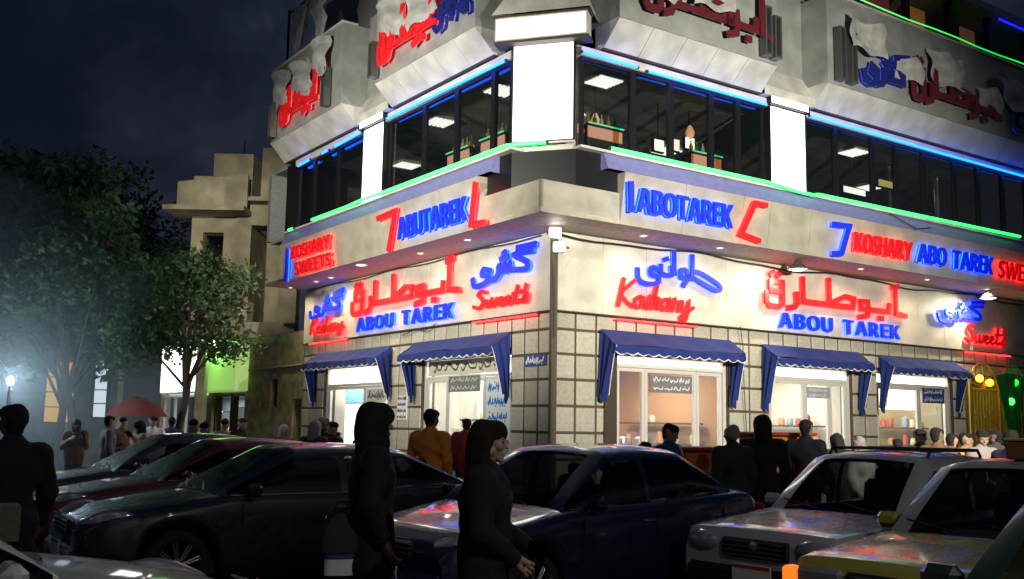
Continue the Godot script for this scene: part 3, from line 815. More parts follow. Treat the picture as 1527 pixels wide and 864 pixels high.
	awning("blue cloth awning at the far end of the left wall above the bright drinks cabinet", LF, -11.3, -6.7, 0.55, 3.62, 3.20, 9)
	gate()

func awning(label, t, u0, u1, out, y_top, y_edge, seed_):
	var a = thing("awning", label, "awning", B * t, "")
	var g = RandomNumberGenerator.new(); g.seed = seed_
	var n = 26
	# sloping cloth that sags between its arms, front flap with scallops, two gathered side curtains
	var rows = []
	for i in 7:
		var f = i / 6.0
		var line = []
		for j in n + 1:
			var u = lerpf(u0, u1, float(j) / n)
			var sag = -0.045 * sin(PI * f) * (0.5 + 0.5 * sin(j * (0.6 + 0.07 * seed_) + seed_)) - 0.018 * sin(j * 0.33 + seed_ * 1.7) * f
			line.append(Vector3(u, lerpf(y_top, y_edge + 0.10, f) + sag, lerpf(0.08, out, f)))
		rows.append(line)
	var c = MB.new(); c.grid(rows, false, true)
	obj("canopy", c, M.awning, a)
	var w = (u1 - u0) / n
	var fl = MB.new()
	var line0 = []; var line1 = []; var line2 = []
	var tr = MB.new()
	var edge = PackedVector2Array()
	for j in n * 4 + 1:
		var u = u0 + w * j / 4.0
		var sc = absf(sin(PI * j / 4.0 * 0.5)) * 0.05
		var wav = 0.015 * sin(j * 0.37 + seed_)
		line0.append(Vector3(u, y_edge + 0.10 - 0.01 * sin(j * 0.125), out)); line1.append(Vector3(u, y_edge + 0.02, out + 0.01 + wav)); line2.append(Vector3(u, y_edge - 0.05 - sc, out + 0.012 + wav * 1.3))
		edge.append(Vector2(u, y_edge - 0.05 - sc))
	fl.grid([line0, line1, line2], false, true)
	obj("valance", fl, M.awning, a)
	tr.ribbon(edge, 0.022, out + 0.018, out + 0.024)
	obj("scallop_trim", tr, M.trim, a)
	for e in 2:
		var u = u0 if e == 0 else u1
		var cr = []
		var hang = g.randf_range(1.0, 1.18)
		for i in 9:
			var f = i / 8.0
			var ln = []
			for j in 15:
				var s = j / 14.0
				var width = lerpf(out, out * 0.42, pow(f, 0.8))
				var fold = 0.05 * sin(s * 15.0 + seed_ + e) * (0.25 + f)
				ln.append(Vector3(u + fold * 1.2 + (0.01 if e == 0 else -0.01), lerpf(lerpf(y_top - 0.02, y_edge + 0.09, s), y_top - hang - 0.3 + 0.10 * sin(s * 9.0), f), 0.09 + s * (width - 0.09) + fold * 0.3))
			cr.append(ln)
		var cm = MB.new(); cm.grid(cr)
		obj("side_curtain", cm, M.awning, a)
		var ct = MB.new()
		var pts = []
		for i in 9: pts.append(cr[i][14] + Vector3(0, 0, 0.006))
		ct.tube(pts, 0.011, 0.011, 5)
		obj("curtain_trim", ct, M.trim, a)
	for k in 4:
		var u = lerpf(u0 + 0.06, u1 - 0.06, k / 3.0)
		var arm = MB.new(); arm.tube([Vector3(u, y_top - 0.06, 0.07), Vector3(u, y_edge + 0.06, out - 0.02)], 0.012, 0.012, 6)
		obj("arm", arm, M.steel, a)

func gate():
	var g = thing("golden_gate", "golden wrought-iron gate with scrolls and fan arch at the end of the right wall", "gate", B * at(Vector3(14.3, 0.14, 0.05)))
	for u in [0.1, 1.6, 3.2]:
		var p = MB.new(); p.bevel(Vector3(u, 1.55, 0), Vector3(0.14, 3.1, 0.14), 0.02)
		obj("post", p, M.gold, g)
	for y in [0.2, 1.5, 2.75]:
		var r = MB.new(); r.bevel(Vector3(1.65, y, 0), Vector3(3.1, 0.07, 0.06), 0.01)
		obj("rail", r, M.gold, g)
	for k in 20:
		var u = 0.22 + k * 0.15
		if absf(u - 1.6) < 0.1: continue
		var b = MB.new(); b.tube([Vector3(u, 0.2, 0), Vector3(u, 2.72, 0)], 0.013, 0.013, 6)
		obj("bar", b, M.gold, g)
	for k in 8:
		var s = MB.new(); var pts = []
		for i in 15:
			var an = i * 0.62
			pts.append(Vector3(0.42 + k * 0.37 + cos(an) * (0.14 - i * 0.008), 2.05 + sin(an) * (0.14 - i * 0.008), 0.03))
		s.tube(pts, 0.012, 0.010, 5)
		obj("scroll", s, M.gold, g)
	for c in [0.85, 2.4]:
		for k in 7:
			var an = PI * (k + 0.5) / 7
			var s = MB.new(); s.tube([Vector3(c, 2.8, 0), Vector3(c + cos(an) * 0.68, 2.8 + sin(an) * 0.68, 0)], 0.014, 0.014, 5)
			obj("ray", s, M.gold, g)
		var arc = MB.new(); var pts = []
		for k in 15: pts.append(Vector3(c + cos(PI * k / 14) * 0.70, 2.8 + sin(PI * k / 14) * 0.70, 0))
		arc.tube(pts, 0.03, 0.03, 6)
		obj("arch", arc, M.gold, g)
	# what glows behind it: a yellow lit hall and a green lamp
	var hall = MB.new()
	hall.bbox(Vector3(14.3, 0.1, -3.0), Vector3(17.6, 0.15, -0.1)); hall.bbox(Vector3(14.0, 0.15, -3.05), Vector3(17.9, 3.9, -3.0)); hall.bbox(Vector3(14.0, 3.3, -3.0), Vector3(17.9, 3.35, -0.36))
	hall.bbox(Vector3(14.0, 0.15, -3.0), Vector3(14.25, 3.3, -0.36)); hall.bbox(Vector3(17.65, 0.15, -3.0), Vector3(17.9, 3.3, -0.36))
	obj("entrance_hall", hall, mat(lin(0.55, 0.42, 0.18), 0.6), house)
	for q in [[0.5, 3.05, Color(1.0, 0.75, 0.15), 3.0, "yellow"], [1.0, 2.95, Color(1.0, 0.75, 0.15), 3.0, "yellow"], [2.05, 2.45, Color(0.25, 1.0, 0.35), 3.0, "green"], [2.3, 3.0, Color(0.1, 1.0, 0.2), 1.6, "green"]]:
		var l = thing("gate_lamp", "%s globe lamp hung on the golden gate" % q[4], "lamp", B * at(Vector3(14.3 + q[0], 0.14 + q[1], 0.16)), "globe lamps on the gate")
		var b = MB.new(); b.ball(Vector3.ZERO, Vector3(0.11, 0.11, 0.11), 12)
		obj("bulb", b, glow(q[2], q[3]), l)
		var hk = MB.new(); hk.tube([Vector3(0, 0.1, 0), Vector3(0, 0.16, -0.04), Vector3(0, 0.14, -0.11)], 0.01, 0.01, 5)
		obj("hook", hk, M.gold, l)
		var om = OmniLight3D.new(); om.name = "gate_glow"; om.light_color = q[2]; om.light_energy = 0.35; om.light_size = 0.1; om.shadow_enabled = true; om.omni_range = 30
		l.add_child(om)
	var gc = thing("green_drape", "green cloth drape hanging over the middle post of the golden gate", "drape", B * at(Vector3(16.35, 0.14, 0.14)))
	var rows = []
	for i in 10:
		var ln = []
		for j in 17:
			var f = i / 9.0; var s = j / 16.0 - 0.5
			ln.append(Vector3(s * (1.3 * (1 - f) * (1 - f) + 0.42), 3.25 - f * 2.9 - 0.5 * s * s * (1 - f), 0.05 + 0.05 * sin(s * 22)))
		rows.append(ln)
	var gm = MB.new(); gm.grid(rows, false, true)
	obj("cloth", gm, cloth(lin(0.02, 0.30, 0.04)), gc)
	area("hall_glow", Transform3D(Basis(Vector3.RIGHT, -PI / 2), Vector3(15.9, 3.25, -1.4)), Vector2(1.6, 0.8), Color(1, 0.8, 0.35), 0.5, house)
# ---------------------------------------------------------------- neon and lettering
func neon(label, pts, m, c, e, r = 0.028):
	var n = thing("neon_tube", label, "neon tube", B)
	var t = MB.new(); t.tube(pts, r, r, 8)
	obj("tube", t, m, n)
	for k in range(0, pts.size()):
		if k > 0 and k < pts.size() - 1: continue
		var cl = MB.new(); cl.ball(pts[k], Vector3(r * 1.25, r * 1.25, r * 1.25), 8)
		obj("end_cap", cl, M.black, n)
	var a = pts[0]; var b = pts[pts.size() - 1]
	var mid = (a + b) / 2
	var d = (b - a)
	var out = d.cross(Vector3.UP).normalized() * -1.0
	if out.dot(Vector3(-1, 0, 1)) < 0: out = -out
	var x = d.normalized()
	area("neon_glow", Transform3D(Basis(x, out.cross(x), out).orthonormalized(), mid + out * (r + 0.01)), Vector2(d.length(), r * 2), c, e * d.length(), n)

func w(side, u, y, o):
	return Vector3(u, y, o) if side > 0 else Vector3(-o, y, u)

func neons():
	var bc = Color(0.03, 0.3, 1.0); var gc = Color(0.1, 1.0, 0.4)
	var yb = 8.83
	neon("blue neon line above the first window right of the corner light box", [w(1, -0.48, yb, 1.44), w(1, 0.95, yb, 1.44)], M.blue_neon, bc, 0.10)
	neon("blue neon line between the first window and the right pillar light", [w(1, 1.2, yb - 0.03, 1.45), w(1, 4.75, yb - 0.03, 1.45)], M.blue_neon, bc, 0.10)
	neon("longest blue neon line, right of the right pillar light", [w(1, 6.18, yb, 1.44), w(1, 10.2, yb, 1.44), w(1, 10.25, yb - 0.02, 1.44), w(1, 18.1, yb, 1.44)], M.blue_neon, bc, 0.10)
	neon("blue neon line between the left pillar light and the corner light box", [w(-1, -4.8, yb, 1.44), w(-1, 0.24, yb - 0.04, 1.44)], M.blue_neon, bc, 0.10)
	neon("short blue neon line just left of the left pillar light", [w(-1, -7.7, yb - 0.05, 1.44), w(-1, -6.1, yb - 0.02, 1.44)], M.blue_neon, bc, 0.10)
	neon("shortest blue neon piece over the dark left windows", [w(-1, -8.5, yb - 0.06, 1.44), w(-1, -8.05, yb - 0.05, 1.44)], M.blue_neon, bc, 0.10)
	neon("blue neon piece at the far left end of the upper windows", [w(-1, -10.1, yb - 0.08, 1.44), w(-1, -9.25, yb - 0.06, 1.44)], M.blue_neon, bc, 0.10)
	var yg = 7.03
	neon("green neon line below the right windows with a dip under the pillar light", [w(1, 0.2, yg, 1.47), w(1, 4.3, yg, 1.47), w(1, 4.8, yg - 0.02, 1.52), w(1, 5.6, yg - 0.10, 1.58), w(1, 6.1, yg - 0.10, 1.56), w(1, 6.4, yg - 0.03, 1.48), w(1, 14.9, yg + 0.02, 1.47)], M.green_neon, gc, 0.04, 0.04)
	neon("green neon line below the left windows that turns the corner under the light box", [w(-1, -8.9, yg, 1.47), w(-1, -6.6, yg - 0.02, 1.5), w(-1, -5.6, yg - 0.02, 1.56), w(-1, -4.7, yg, 1.48), w(-1, 0.36, yg, 1.47), CF * Vector3(-0.5, yg, 0.12), CF * Vector3(0.12, yg + 0.01, 0.12)], M.green_neon, gc, 0.04, 0.04)
	neon("tiny green neon stub at the far left end of the ledge", [w(-1, -10.5, yg - 0.05, 1.47), w(-1, -10.1, yg - 0.04, 1.47)], M.green_neon, gc, 0.04, 0.04)
	var top = []
	for k in 13: top.append(w(1, 6.3 + k, 11.74 + 0.02 * sin(k * 1.7), 2.0))
	neon("thin green neon line along the top of the broken letter panel", top, glow(Color(0.1, 0.9, 0.3), 1.0), gc, 0.006, 0.018)
	neon("deep blue neon piece on the dark top storey", [w(1, 14.0, 13.06, 1.62), w(1, 17.0, 13.05, 1.62)], glow(Color(0.05, 0.05, 1.0), 1.6), Color(0.1, 0.1, 1), 0.02)
	var bar = MB.new(); bar.bevel(Vector3(0.38, 7.03, 0.13), Vector3(0.55, 0.04, 0.05), 0.01, CF)
	obj("bare_neon_rail", bar, M.panel, house)

# Latin capitals from the font, baked with a shear
func letter(ch: String, h: float, depth: float, shear: float, thin := 1.0):
	var key = "%s|%.3f|%.3f|%.3f|%.2f" % [ch, h, depth, shear, thin]
	if cache.has(key): return cache[key]
	var tm = TextMesh.new()
	var f = SystemFont.new(); f.font_names = PackedStringArray(["Droid Sans"]); f.font_weight = 700
	tm.font = f; tm.text = ch; tm.font_size = 64; tm.pixel_size = 0.01; tm.depth = 0.1; tm.curve_step = 4.0
	tm.horizontal_alignment = HORIZONTAL_ALIGNMENT_LEFT
	var a = tm.surface_get_arrays(0)
	var vs = a[Mesh.ARRAY_VERTEX]; var ix = a[Mesh.ARRAY_INDEX]
	var lo = Vector3(1e9, 1e9, 1e9); var hi = -lo
	for q in vs:
		lo = lo.min(q); hi = hi.max(q)
	var k = h / (hi.y - lo.y)
	var m = MB.new()
	var pt = func(q: Vector3) -> Vector3:
		var y = (q.y - lo.y) * k
		return Vector3((q.x - lo.x) * k * thin + y * shear, y, (q.z - lo.z) / (hi.z - lo.z) * depth)
	for i in range(0, ix.size(), 3):
		m.tri(pt.call(vs[ix[i]]), pt.call(vs[ix[i + 2]]), pt.call(vs[ix[i + 1]]))
	cache[key] = [m.mesh(), (hi.x - lo.x) * k * thin]
	return cache[key]

func latin(label, t, text, width, h, face, back, shear = 0.0, gap = 0.10, stand = 0.09, wob = 0.0):
	var s = thing("letter_sign", label, "sign", t)
	var total = 0.0
	for ch in text: total += (h * 0.5 if ch == " " else letter(ch, h, 0.06, shear)[1]) + h * gap
	var thin = (width + h * gap) / total
	var x = 0.0
	var n = 0
	for ch in text:
		if ch == " ":
			x += h * (0.5 + gap) * thin; continue
		var L = letter(ch, h, 0.06, shear, thin)
		var tt = Transform3D(Basis(Vector3.BACK, wob * sin(n * 2.3)), Vector3(x, 0, stand))
		var l = obj("letter", L[0], face, s, tt)
		if back:
			var B2 = letter(ch, h, 0.012, shear, thin)
			obj("back_light", B2[0], back, l, Transform3D(Basis(), Vector3(0, 0, -0.03)))
		x += L[1] + h * gap * thin; n += 1
	return s

# script words as strokes: each letter is a list of polylines in a box about 1 high
var WORD := {
	"abu_tareq": [10.0, [
		[[0.25, 1.7, 0.25, 2.45, 1.0, 2.45, 1.0, 1.7, 0.25, 1.7], [1.0, 1.8, 1.0, 0.75, 0.75, 0.5, 0.15, 0.5, -0.05, 0.8, -0.05, 1.5], [0.28, 2.95, 0.42, 3.1], [0.68, 2.95, 0.82, 3.1]],
		[[1.9, 1.7, 1.95, 0.95, 1.75, 0.6, 1.35, 0.5]],
		[[2.35, 3.0, 2.35, 1.15, 3.2, 1.15]],
		[[3.2, 1.15, 5.85, 1.15, 5.95, 1.9, 5.3, 2.0, 4.15, 1.2], [4.15, 3.2, 4.15, 1.2]],
		[[6.45, 1.15, 6.4, 1.75, 6.95, 1.8, 7.0, 1.15, 6.45, 1.15], [7.0, 1.3, 6.9, 0.6, 6.3, 0.42]],
		[[7.0, 1.15, 8.55, 1.15, 8.6, 1.75], [7.8, 0.5, 8.0, 0.5]],
		[[9.1, 3.1, 9.1, 1.1, 9.85, 0.95], [8.9, 3.35, 9.3, 3.5]]]],
	"koshari": [5.4, [
		[[5.1, 2.5, 3.75, 2.2, 4.7, 1.55, 4.65, 1.0, 3.4, 1.0], [5.3, 3.0, 4.0, 2.75]],
		[[3.4, 1.0, 3.4, 1.5, 3.15, 1.0, 3.0, 1.0, 2.98, 1.5, 2.75, 1.0, 2.6, 1.0, 2.55, 1.5], [2.7, 2.0, 2.82, 2.1], [3.1, 2.0, 3.22, 2.1], [2.9, 2.4, 3.02, 2.5]],
		[[2.5, 1.3, 2.5, 0.8, 2.3, 0.5, 1.95, 0.4]],
		[[1.8, 1.3, 1.3, 1.55, 1.15, 1.1, 1.7, 0.85, 1.6, 0.4, 1.0, 0.25, 0.5, 0.4, 0.35, 1.0]]]],
	"halawani": [5.4, [
		[[3.6, 1.7, 4.2, 1.6, 5.3, 0.9, 5.35, 0.5, 4.9, 0.5, 3.6, 1.2]],
		[[3.55, 2.9, 3.5, 1.2, 3.2, 1.2]],
		[[3.2, 1.2, 2.8, 1.1, 2.8, 1.65, 3.1, 1.7, 3.2, 1.1, 2.95, 0.5]],
		[[2.35, 3.0, 2.35, 1.3]],
		[[2.2, 1.8, 2.2, 1.2, 1.55, 1.2, 1.5, 1.8], [1.75, 2.3, 1.9, 2.4]],
		[[1.55, 1.2, 1.0, 1.6, 0.85, 1.1, 1.35, 0.85, 1.2, 0.4, 0.5, 0.3, 0.1, 0.6, 0.05, 1.3]]]],
	"Koshary": [6.6, [
		[[0.0, 0.0, 0.45, 2.1], [1.35, 2.1, 0.25, 1.0, 0.65, 0.35, 1.1, 0.0]],
		[[1.75, 0.85, 1.4, 0.6, 1.35, 0.1, 1.7, 0.0, 1.95, 0.4, 1.75, 0.85, 2.1, 0.75]],
		[[2.2, 0.1, 2.6, 0.95, 2.65, 0.4, 2.5, 0.0, 2.15, 0.05]],
		[[2.75, 0.0, 3.2, 1.9, 3.35, 2.2, 3.15, 2.0, 2.8, 0.2, 3.1, 0.85, 3.35, 0.75, 3.2, 0.1, 3.45, 0.1]],
		[[4.2, 0.8, 3.8, 0.85, 3.55, 0.4, 3.7, 0.0, 4.0, 0.2, 4.2, 0.85, 4.1, 0.1, 4.35, 0.1]],
		[[4.45, 0.0, 4.65, 0.95, 4.75, 0.7, 5.05, 0.75, 5.0, 0.1, 5.2, 0.1]],
		[[5.35, 0.85, 5.3, 0.2, 5.65, 0.1, 5.95, 0.9, 5.7, -0.4, 5.4, -0.75, 5.2, -0.5, 5.7, -0.05, 6.3, 0.4]]]],
	"Sweets": [5.6, [
		[[1.15, 1.9, 0.8, 2.15, 0.4, 1.75, 0.75, 1.2, 0.9, 0.6, 0.5, 0.0, 0.0, 0.3]],
		[[1.25, 0.85, 1.25, 0.1, 1.55, 0.1, 1.75, 0.8, 1.75, 0.15, 2.05, 0.1, 2.25, 0.9]],
		[[2.4, 0.4, 2.75, 0.6, 2.7, 0.9, 2.4, 0.7, 2.4, 0.2, 2.7, 0.0, 3.0, 0.25]],
		[[3.1, 0.4, 3.45, 0.6, 3.4, 0.9, 3.1, 0.7, 3.1, 0.2, 3.4, 0.0, 3.7, 0.25]],
		[[4.15, 2.0, 3.85, 0.3, 4.0, 0.0, 4.3, 0.2], [3.75, 1.15, 4.5, 1.25]],
		[[4.5, 0.1, 4.95, 0.95, 5.0, 0.4, 4.85, 0.0, 4.45, 0.05], [4.9, 2.0, 4.75, 1.2]]]],
}

func script_sign(label, t, word, width, h, sw, face, back, stand = 0.09, underline = false, curvy = true, bend = 0.0):
	var s = thing("script_sign", label, "sign", t)
	var W = WORD[word]
	var kx = width / W[0]; var ky = h / (2.8 if word[0] != "K" and word[0] != "S" else 2.3)
	var n = 0
	for L in W[1]:
		var m = MB.new(); var bk = MB.new()
		for st in L:
			var p = PackedVector2Array()
			for k in range(0, st.size(), 2):
				var x = st[k] / W[0]
				p.append(Vector2(st[k] * kx, st[k + 1] * ky + bend * sin(PI * x)))
			if curvy: p = smoothed(p, 4)
			var z = 0.0015 * n
			m.ribbon(p, sw, stand + z, stand + 0.05 + z)
			bk.ribbon(p, sw * 0.7, stand - 0.03 + z * 0.5, stand - 0.016 + z * 0.5)
			n += 1
		var l = obj("letter", m, face, s)
		if back: obj("back_light", bk, back, l)
	if underline:
		var u = MB.new(); u.tube([Vector3(-0.05, -0.30, 0.08), Vector3(width + 0.05, -0.30, 0.08)], 0.022, 0.022, 6)
		obj("underline_tube", u, M.red_neon, s)
	return s

func bar_sign(label, t, pts, sw, face, back):   # an angular bracket mark
	var s = thing("bracket_mark", label, "sign", t)
	var m = MB.new(); m.ribbon(PackedVector2Array(pts), sw, 0.09, 0.15)
	obj("face", m, face, s)
	var b = MB.new(); b.ribbon(PackedVector2Array(pts), sw * 0.7, 0.055, 0.072)
	obj("back_light", b, back, s)

func sign_light(t, size, c, e):
	area("sign_glow", t, size, c, e)

func signs():
	var rf = M.red_face; var bf = M.blue_face; var rb = M.red_neon; var bb = M.blue_back
	var R = B * at(Vector3(0, 0, 0.07))
	var L = B * LF * at(Vector3(0, 0, 0.07))
	# ground floor band
	script_sign("blue Arabic script on the right wall above the red cursive word nearest the corner", R * at(Vector3(2.05, 4.62, 0), 0), "halawani", 2.5, 0.80, 0.10, bf, bb, 0.07, false, true)
	script_sign("red cursive lettering on the right wall nearest the corner", R * at(Vector3(1.55, 4.18, 0)), "Koshary", 2.25, 0.62, 0.075, rf, rb, 0.07, true)
	script_sign("large red angular Arabic lettering in the middle of the right wall", R * at(Vector3(6.1, 4.40, 0)), "abu_tareq", 5.4, 0.84, 0.13, rf, rb, 0.08, false, false)
	latin("blue capital letters of the name on the right wall under the red Arabic", R * at(Vector3(6.5, 4.06, 0)), "ABOU TAREK", 4.7, 0.36, bf, bb, 0.0, 0.16, 0.07)
	script_sign("blue Arabic script on the right wall near the golden gate", R * at(Vector3(12.75, 4.62, 0)), "koshari", 2.5, 0.70, 0.10, bf, bb, 0.07)
	script_sign("red cursive lettering on the right wall above the golden gate", R * at(Vector3(14.2, 4.20, 0)), "Sweets", 2.2, 0.52, 0.07, rf, rb, 0.07, true)
	script_sign("blue Arabic script on the left wall nearest the corner", L * at(Vector3(-2.95, 4.58, 0)), "koshari", 2.55, 0.72, 0.12, bf, bb, 0.08, false, true, 0.10)
	script_sign("red cursive lettering on the left wall nearest the corner", L * at(Vector3(-2.75, 4.20, 0)), "Sweets", 2.3, 0.40, 0.075, rf, rb, 0.07, true)
	script_sign("large red angular Arabic lettering in the middle of the left wall", L * at(Vector3(-8.9, 4.42, 0)), "abu_tareq", 5.6, 0.84, 0.14, rf, rb, 0.08, false, false)
	latin("blue capital letters of the name on the left wall under the red Arabic", L * at(Vector3(-8.6, 4.08, 0)), "ABOU TAREK", 5.0, 0.36, bf, bb, 0.0, 0.16, 0.07)
	script_sign("blue Arabic script at the far end of the left wall", L * at(Vector3(-11.9, 4.62, 0)), "koshari", 2.4, 0.66, 0.11, bf, bb, 0.07)
	script_sign("red cursive lettering at the far end of the left wall", L * at(Vector3(-11.7, 4.22, 0)), "Koshary", 2.4, 0.44, 0.07, rf, rb, 0.07, true)
	# leaning fascia above
	var F = Transform3D(Basis(Vector3.RIGHT, Vector3(0, 0.9878, 0.1557), Vector3(0, -0.1557, 0.9878)), Vector3(0, 5.585, 1.37))
	var FR = B * F; var FL = B * LF * F
	latin("slanted blue capital letters on the fascia right of the corner", FR * at(Vector3(0.85, 0.28, 0)), "ABOTAREK", 2.65, 0.48, bf, bb, -0.12, 0.03, 0.10)
	bar_sign("slanted blue stroke in front of the blue letters on the right fascia", FR, [Vector2(0.70, 0.30), Vector2(0.62, 0.80)], 0.12, bf, bb)
	bar_sign("red angular bracket on the right fascia after the blue letters", FR, [Vector2(4.45, 0.90), Vector2(4.12, 0.90), Vector2(3.80, 0.20), Vector2(4.35, 0.12)], 0.11, rf, rb)
	bar_sign("blue hooked bracket in front of the long red and blue line on the right fascia", FR, [Vector2(6.75, 0.78), Vector2(7.3, 0.80), Vector2(7.12, 0.15), Vector2(6.85, 0.12)], 0.12, M.blue_face, bb)
	latin("slanted red capital letters on the right fascia next to the blue bracket", FR * at(Vector3(7.55, 0.26, 0)), "KOSHARY", 2.2, 0.44, rf, rb, -0.10, 0.05, 0.10)
	latin("slanted blue capital letters on the right fascia between two red words", FR * at(Vector3(10.0, 0.26, 0)), "ABO TAREK", 3.3, 0.46, bf, bb, -0.10, 0.04, 0.10)
	latin("slanted red capital letters at the right end of the fascia", FR * at(Vector3(13.6, 0.22, 0)), "SWEETS", 2.2, 0.46, rf, rb, -0.10, 0.06, 0.10)
	bar_sign("red hooked bracket like a seven on the left fascia", FL, [Vector2(-4.70, 0.82), Vector2(-3.85, 0.86), Vector2(-4.35, 0.05)], 0.12, rf, rb)
	latin("slanted blue capital letters on the fascia left of the corner", FL * at(Vector3(-3.85, 0.20, 0)), "ABUTAREK", 2.9, 0.48, bf, bb, 0.14, 0.03, 0.10)
	bar_sign("narrow red bracket on the left fascia beside the corner piece", FL, [Vector2(-0.50, 0.85), Vector2(-0.82, 0.08), Vector2(-0.35, 0.06)], 0.11, rf, rb)
	latin("upper red capital word at the far end of the left fascia", FL * at(Vector3(-9.9, 0.50, 0)), "KOSHARY", 2.5, 0.34, rf, rb, 0.1, 0.05, 0.10)
	latin("lower red capital word at the far end of the left fascia", FL * at(Vector3(-9.75, 0.05, 0)), "SWEETS", 2.3, 0.34, rf, rb, 0.1, 0.08, 0.10)
	bar_sign("slanted blue stroke at the far end of the left fascia", FL, [Vector2(-10.45, 0.0), Vector2(-10.15, 0.80)], 0.12, bf, bb)
	# broken letters on the letter panels above: some lit, some dark
	var UR = B * at(Vector3(0, 0, 1.95)); var UL = B * LF * at(Vector3(0, 0, 1.95))
	var gf = mat(lin(0.12, 0.12, 0.12), 0.5, 0.6)
	script_sign("dark maroon broken Arabic letters above the right windows nearest the corner", UR * at(Vector3(0.6, 9.62, 0)), "abu_tareq", 3.6, 1.05, 0.15, M.maroon, null, 0.12, false, false)
	script_sign("dull blue broken letters on the long upper panel beside the recess", UR * at(Vector3(7.2, 9.62, 0)), "koshari", 1.9, 0.95, 0.16, M.navy, M.blue_dim, 0.12, false, false)
	script_sign("dark maroon broken letters in the middle of the long upper panel", UR * at(Vector3(9.3, 9.55, 0)), "abu_tareq", 3.8, 1.05, 0.17, M.maroon, null, 0.12, false, false)
	script_sign("dark blue broken letters at the right end of the long upper panel", UR * at(Vector3(13.6, 9.60, 0)), "halawani", 2.4, 0.9, 0.16, M.navy, null, 0.12, false, false)
	script_sign("lit red broken Arabic letters on the upper panel left of the corner", UL * at(Vector3(-4.0, 9.62, 0)), "abu_tareq", 2.6, 1.05, 0.14, M.red_face, M.red_dim, 0.12, false, false)
	script_sign("dull blue broken letters on the upper panel beside the corner", UL * at(Vector3(-1.5, 9.66, 0)), "halawani", 1.3, 0.95, 0.12, M.navy, M.blue_dim, 0.12, false, false)
	script_sign("lit red broken Arabic letters on the farthest left upper panel", UL * at(Vector3(-9.9, 9.60, 0)), "abu_tareq", 2.5, 1.0, 0.15, M.red_face, M.red_dim, 0.12, false, false)
	# upright frames that carried the letters
	for q in [[UR, 4.05, 1.1, "beside the maroon letters nearest the corner"], [UR, 4.35, 0.95, "beside the maroon letters nearest the corner"], [UR, 6.55, 1.25, "beside the dull blue letters of the long upper panel"], [UR, 6.95, 1.2, "beside the dull blue letters of the long upper panel"], [UL, -4.35, 0.85, "at the left end of the lit red letters beside the corner"], [UL, -10.6, 1.0, "at the far left end of the upper letters"], [UL, -7.0, 1.0, "right of the farthest lit red letters"]]:
		var fr = thing("empty_sign_frame", "empty dark metal frame " + q[3], "frame", q[0] * at(Vector3(q[1], 9.58, 0.0)), "empty letter frames")
		var m = MB.new()
		frame_rect(m, -0.11, 0.11, 0.0, q[2], 0.05, 0.02, 0.20, Transform3D())
		obj("frame", m, gf, fr)
		var br = MB.new(); br.box(Vector3(0, 0.2, 0.0), Vector3(0.03, 0.03, 0.1)); br.box(Vector3(0, q[2] - 0.2, 0.0), Vector3(0.03, 0.03, 0.1))
		obj("bracket", br, gf, fr)
	# loose pale sheets hanging on the letter panels
	var sh = [[UR, 7.4, 10.75, 1.3, 0.75], [UR, 9.1, 10.35, 1.1, 0.55], [UR, 10.7, 10.7, 1.5, 0.9], [UR, 12.6, 10.3, 1.1, 0.6], [UR, 13.9, 10.65, 1.5, 0.85], [UR, 2.4, 10.5, 1.2, 0.7], [UR, 1.0, 10.45, 1.3, 0.8], [UL, -9.9, 10.8, 0.9, 1.0], [UL, -8.5, 10.7, 1.3, 1.0], [UL, -7.3, 10.9, 0.9, 1.1], [UL, -3.4, 10.7, 1.2, 0.9], [UL, -1.9, 10.6, 1.3, 0.9]]
	var where = ["over the dull blue letters of the long upper panel", "between the dull blue and the middle maroon letters", "over the middle maroon letters of the long panel", "over the last maroon letters of the long panel", "over the dark blue letters of the long panel", "over the middle of the maroon letters nearest the corner", "over the first maroon letters nearest the corner", "at the far end of the farthest left letters", "over the middle of the farthest left letters", "beside the frame right of the farthest left letters", "over the lit red letters left of the corner", "over the dull blue letters beside the corner"]
	var tn = MB.new(); var trw = []
	for i in 10:
		var tl = []
		for j in 12:
			var fx = j / 11.0
			tl.append(Vector3(-10.5 + fx * 2.2, 13.4 - (i / 9.0) * (0.9 + 0.55 * sin(fx * 9.0) + 0.3 * sin(fx * 23.0)), 1.6 + 0.08 * sin(fx * 14.0 + i)))
		trw.append(tl)
	tn.grid(trw, false, true)
	single("torn_sheet", "ragged pale sheet hanging in the dark above the farthest left panel", "sheet", tn, M.sheet, B * LF)
	var rod = MB.new(); rod.tube([Vector3(-11.0, 11.6, 1.55), Vector3(-11.0, 13.6, 1.55)], 0.04, 0.04, 6); rod.tube([Vector3(-11.0, 13.45, 1.58), Vector3(-6.2, 13.45, 1.58)], 0.03, 0.03, 6)
	obj("scaffold_rod", rod, M.frame, house, LF)
	var n = 0
	for q in sh:
		var rows = []
		var g = RandomNumberGenerator.new(); g.seed = 50 + n
		var tw = g.randf_range(-0.2, 0.2); var ph = g.randf_range(0, 6)
		for i in 9:
			var ln = []
			for j in 9:
				var x = (j / 8.0 - 0.5) * q[3]; var y = (i / 8.0 - 0.5) * q[4]
				ln.append(Vector3(x + tw * y, y + tw * x * 0.6 + 0.05 * sin(x * 7 + ph), 0.16 + 0.10 * sin(x * 5.0 + y * 3.0 + ph) * (0.4 + i / 12.0) + 0.06 * sin(y * 9 + ph)))
			rows.append(ln)
		var m = MB.new(); m.grid(rows)
		single("loose_sheet", "crumpled pale sheet hanging " + where[n], "sheet", m, M.sheet, q[0] * at(Vector3(q[1], q[2], 0.05)), "crumpled sheets on the letter panels")
		n += 1

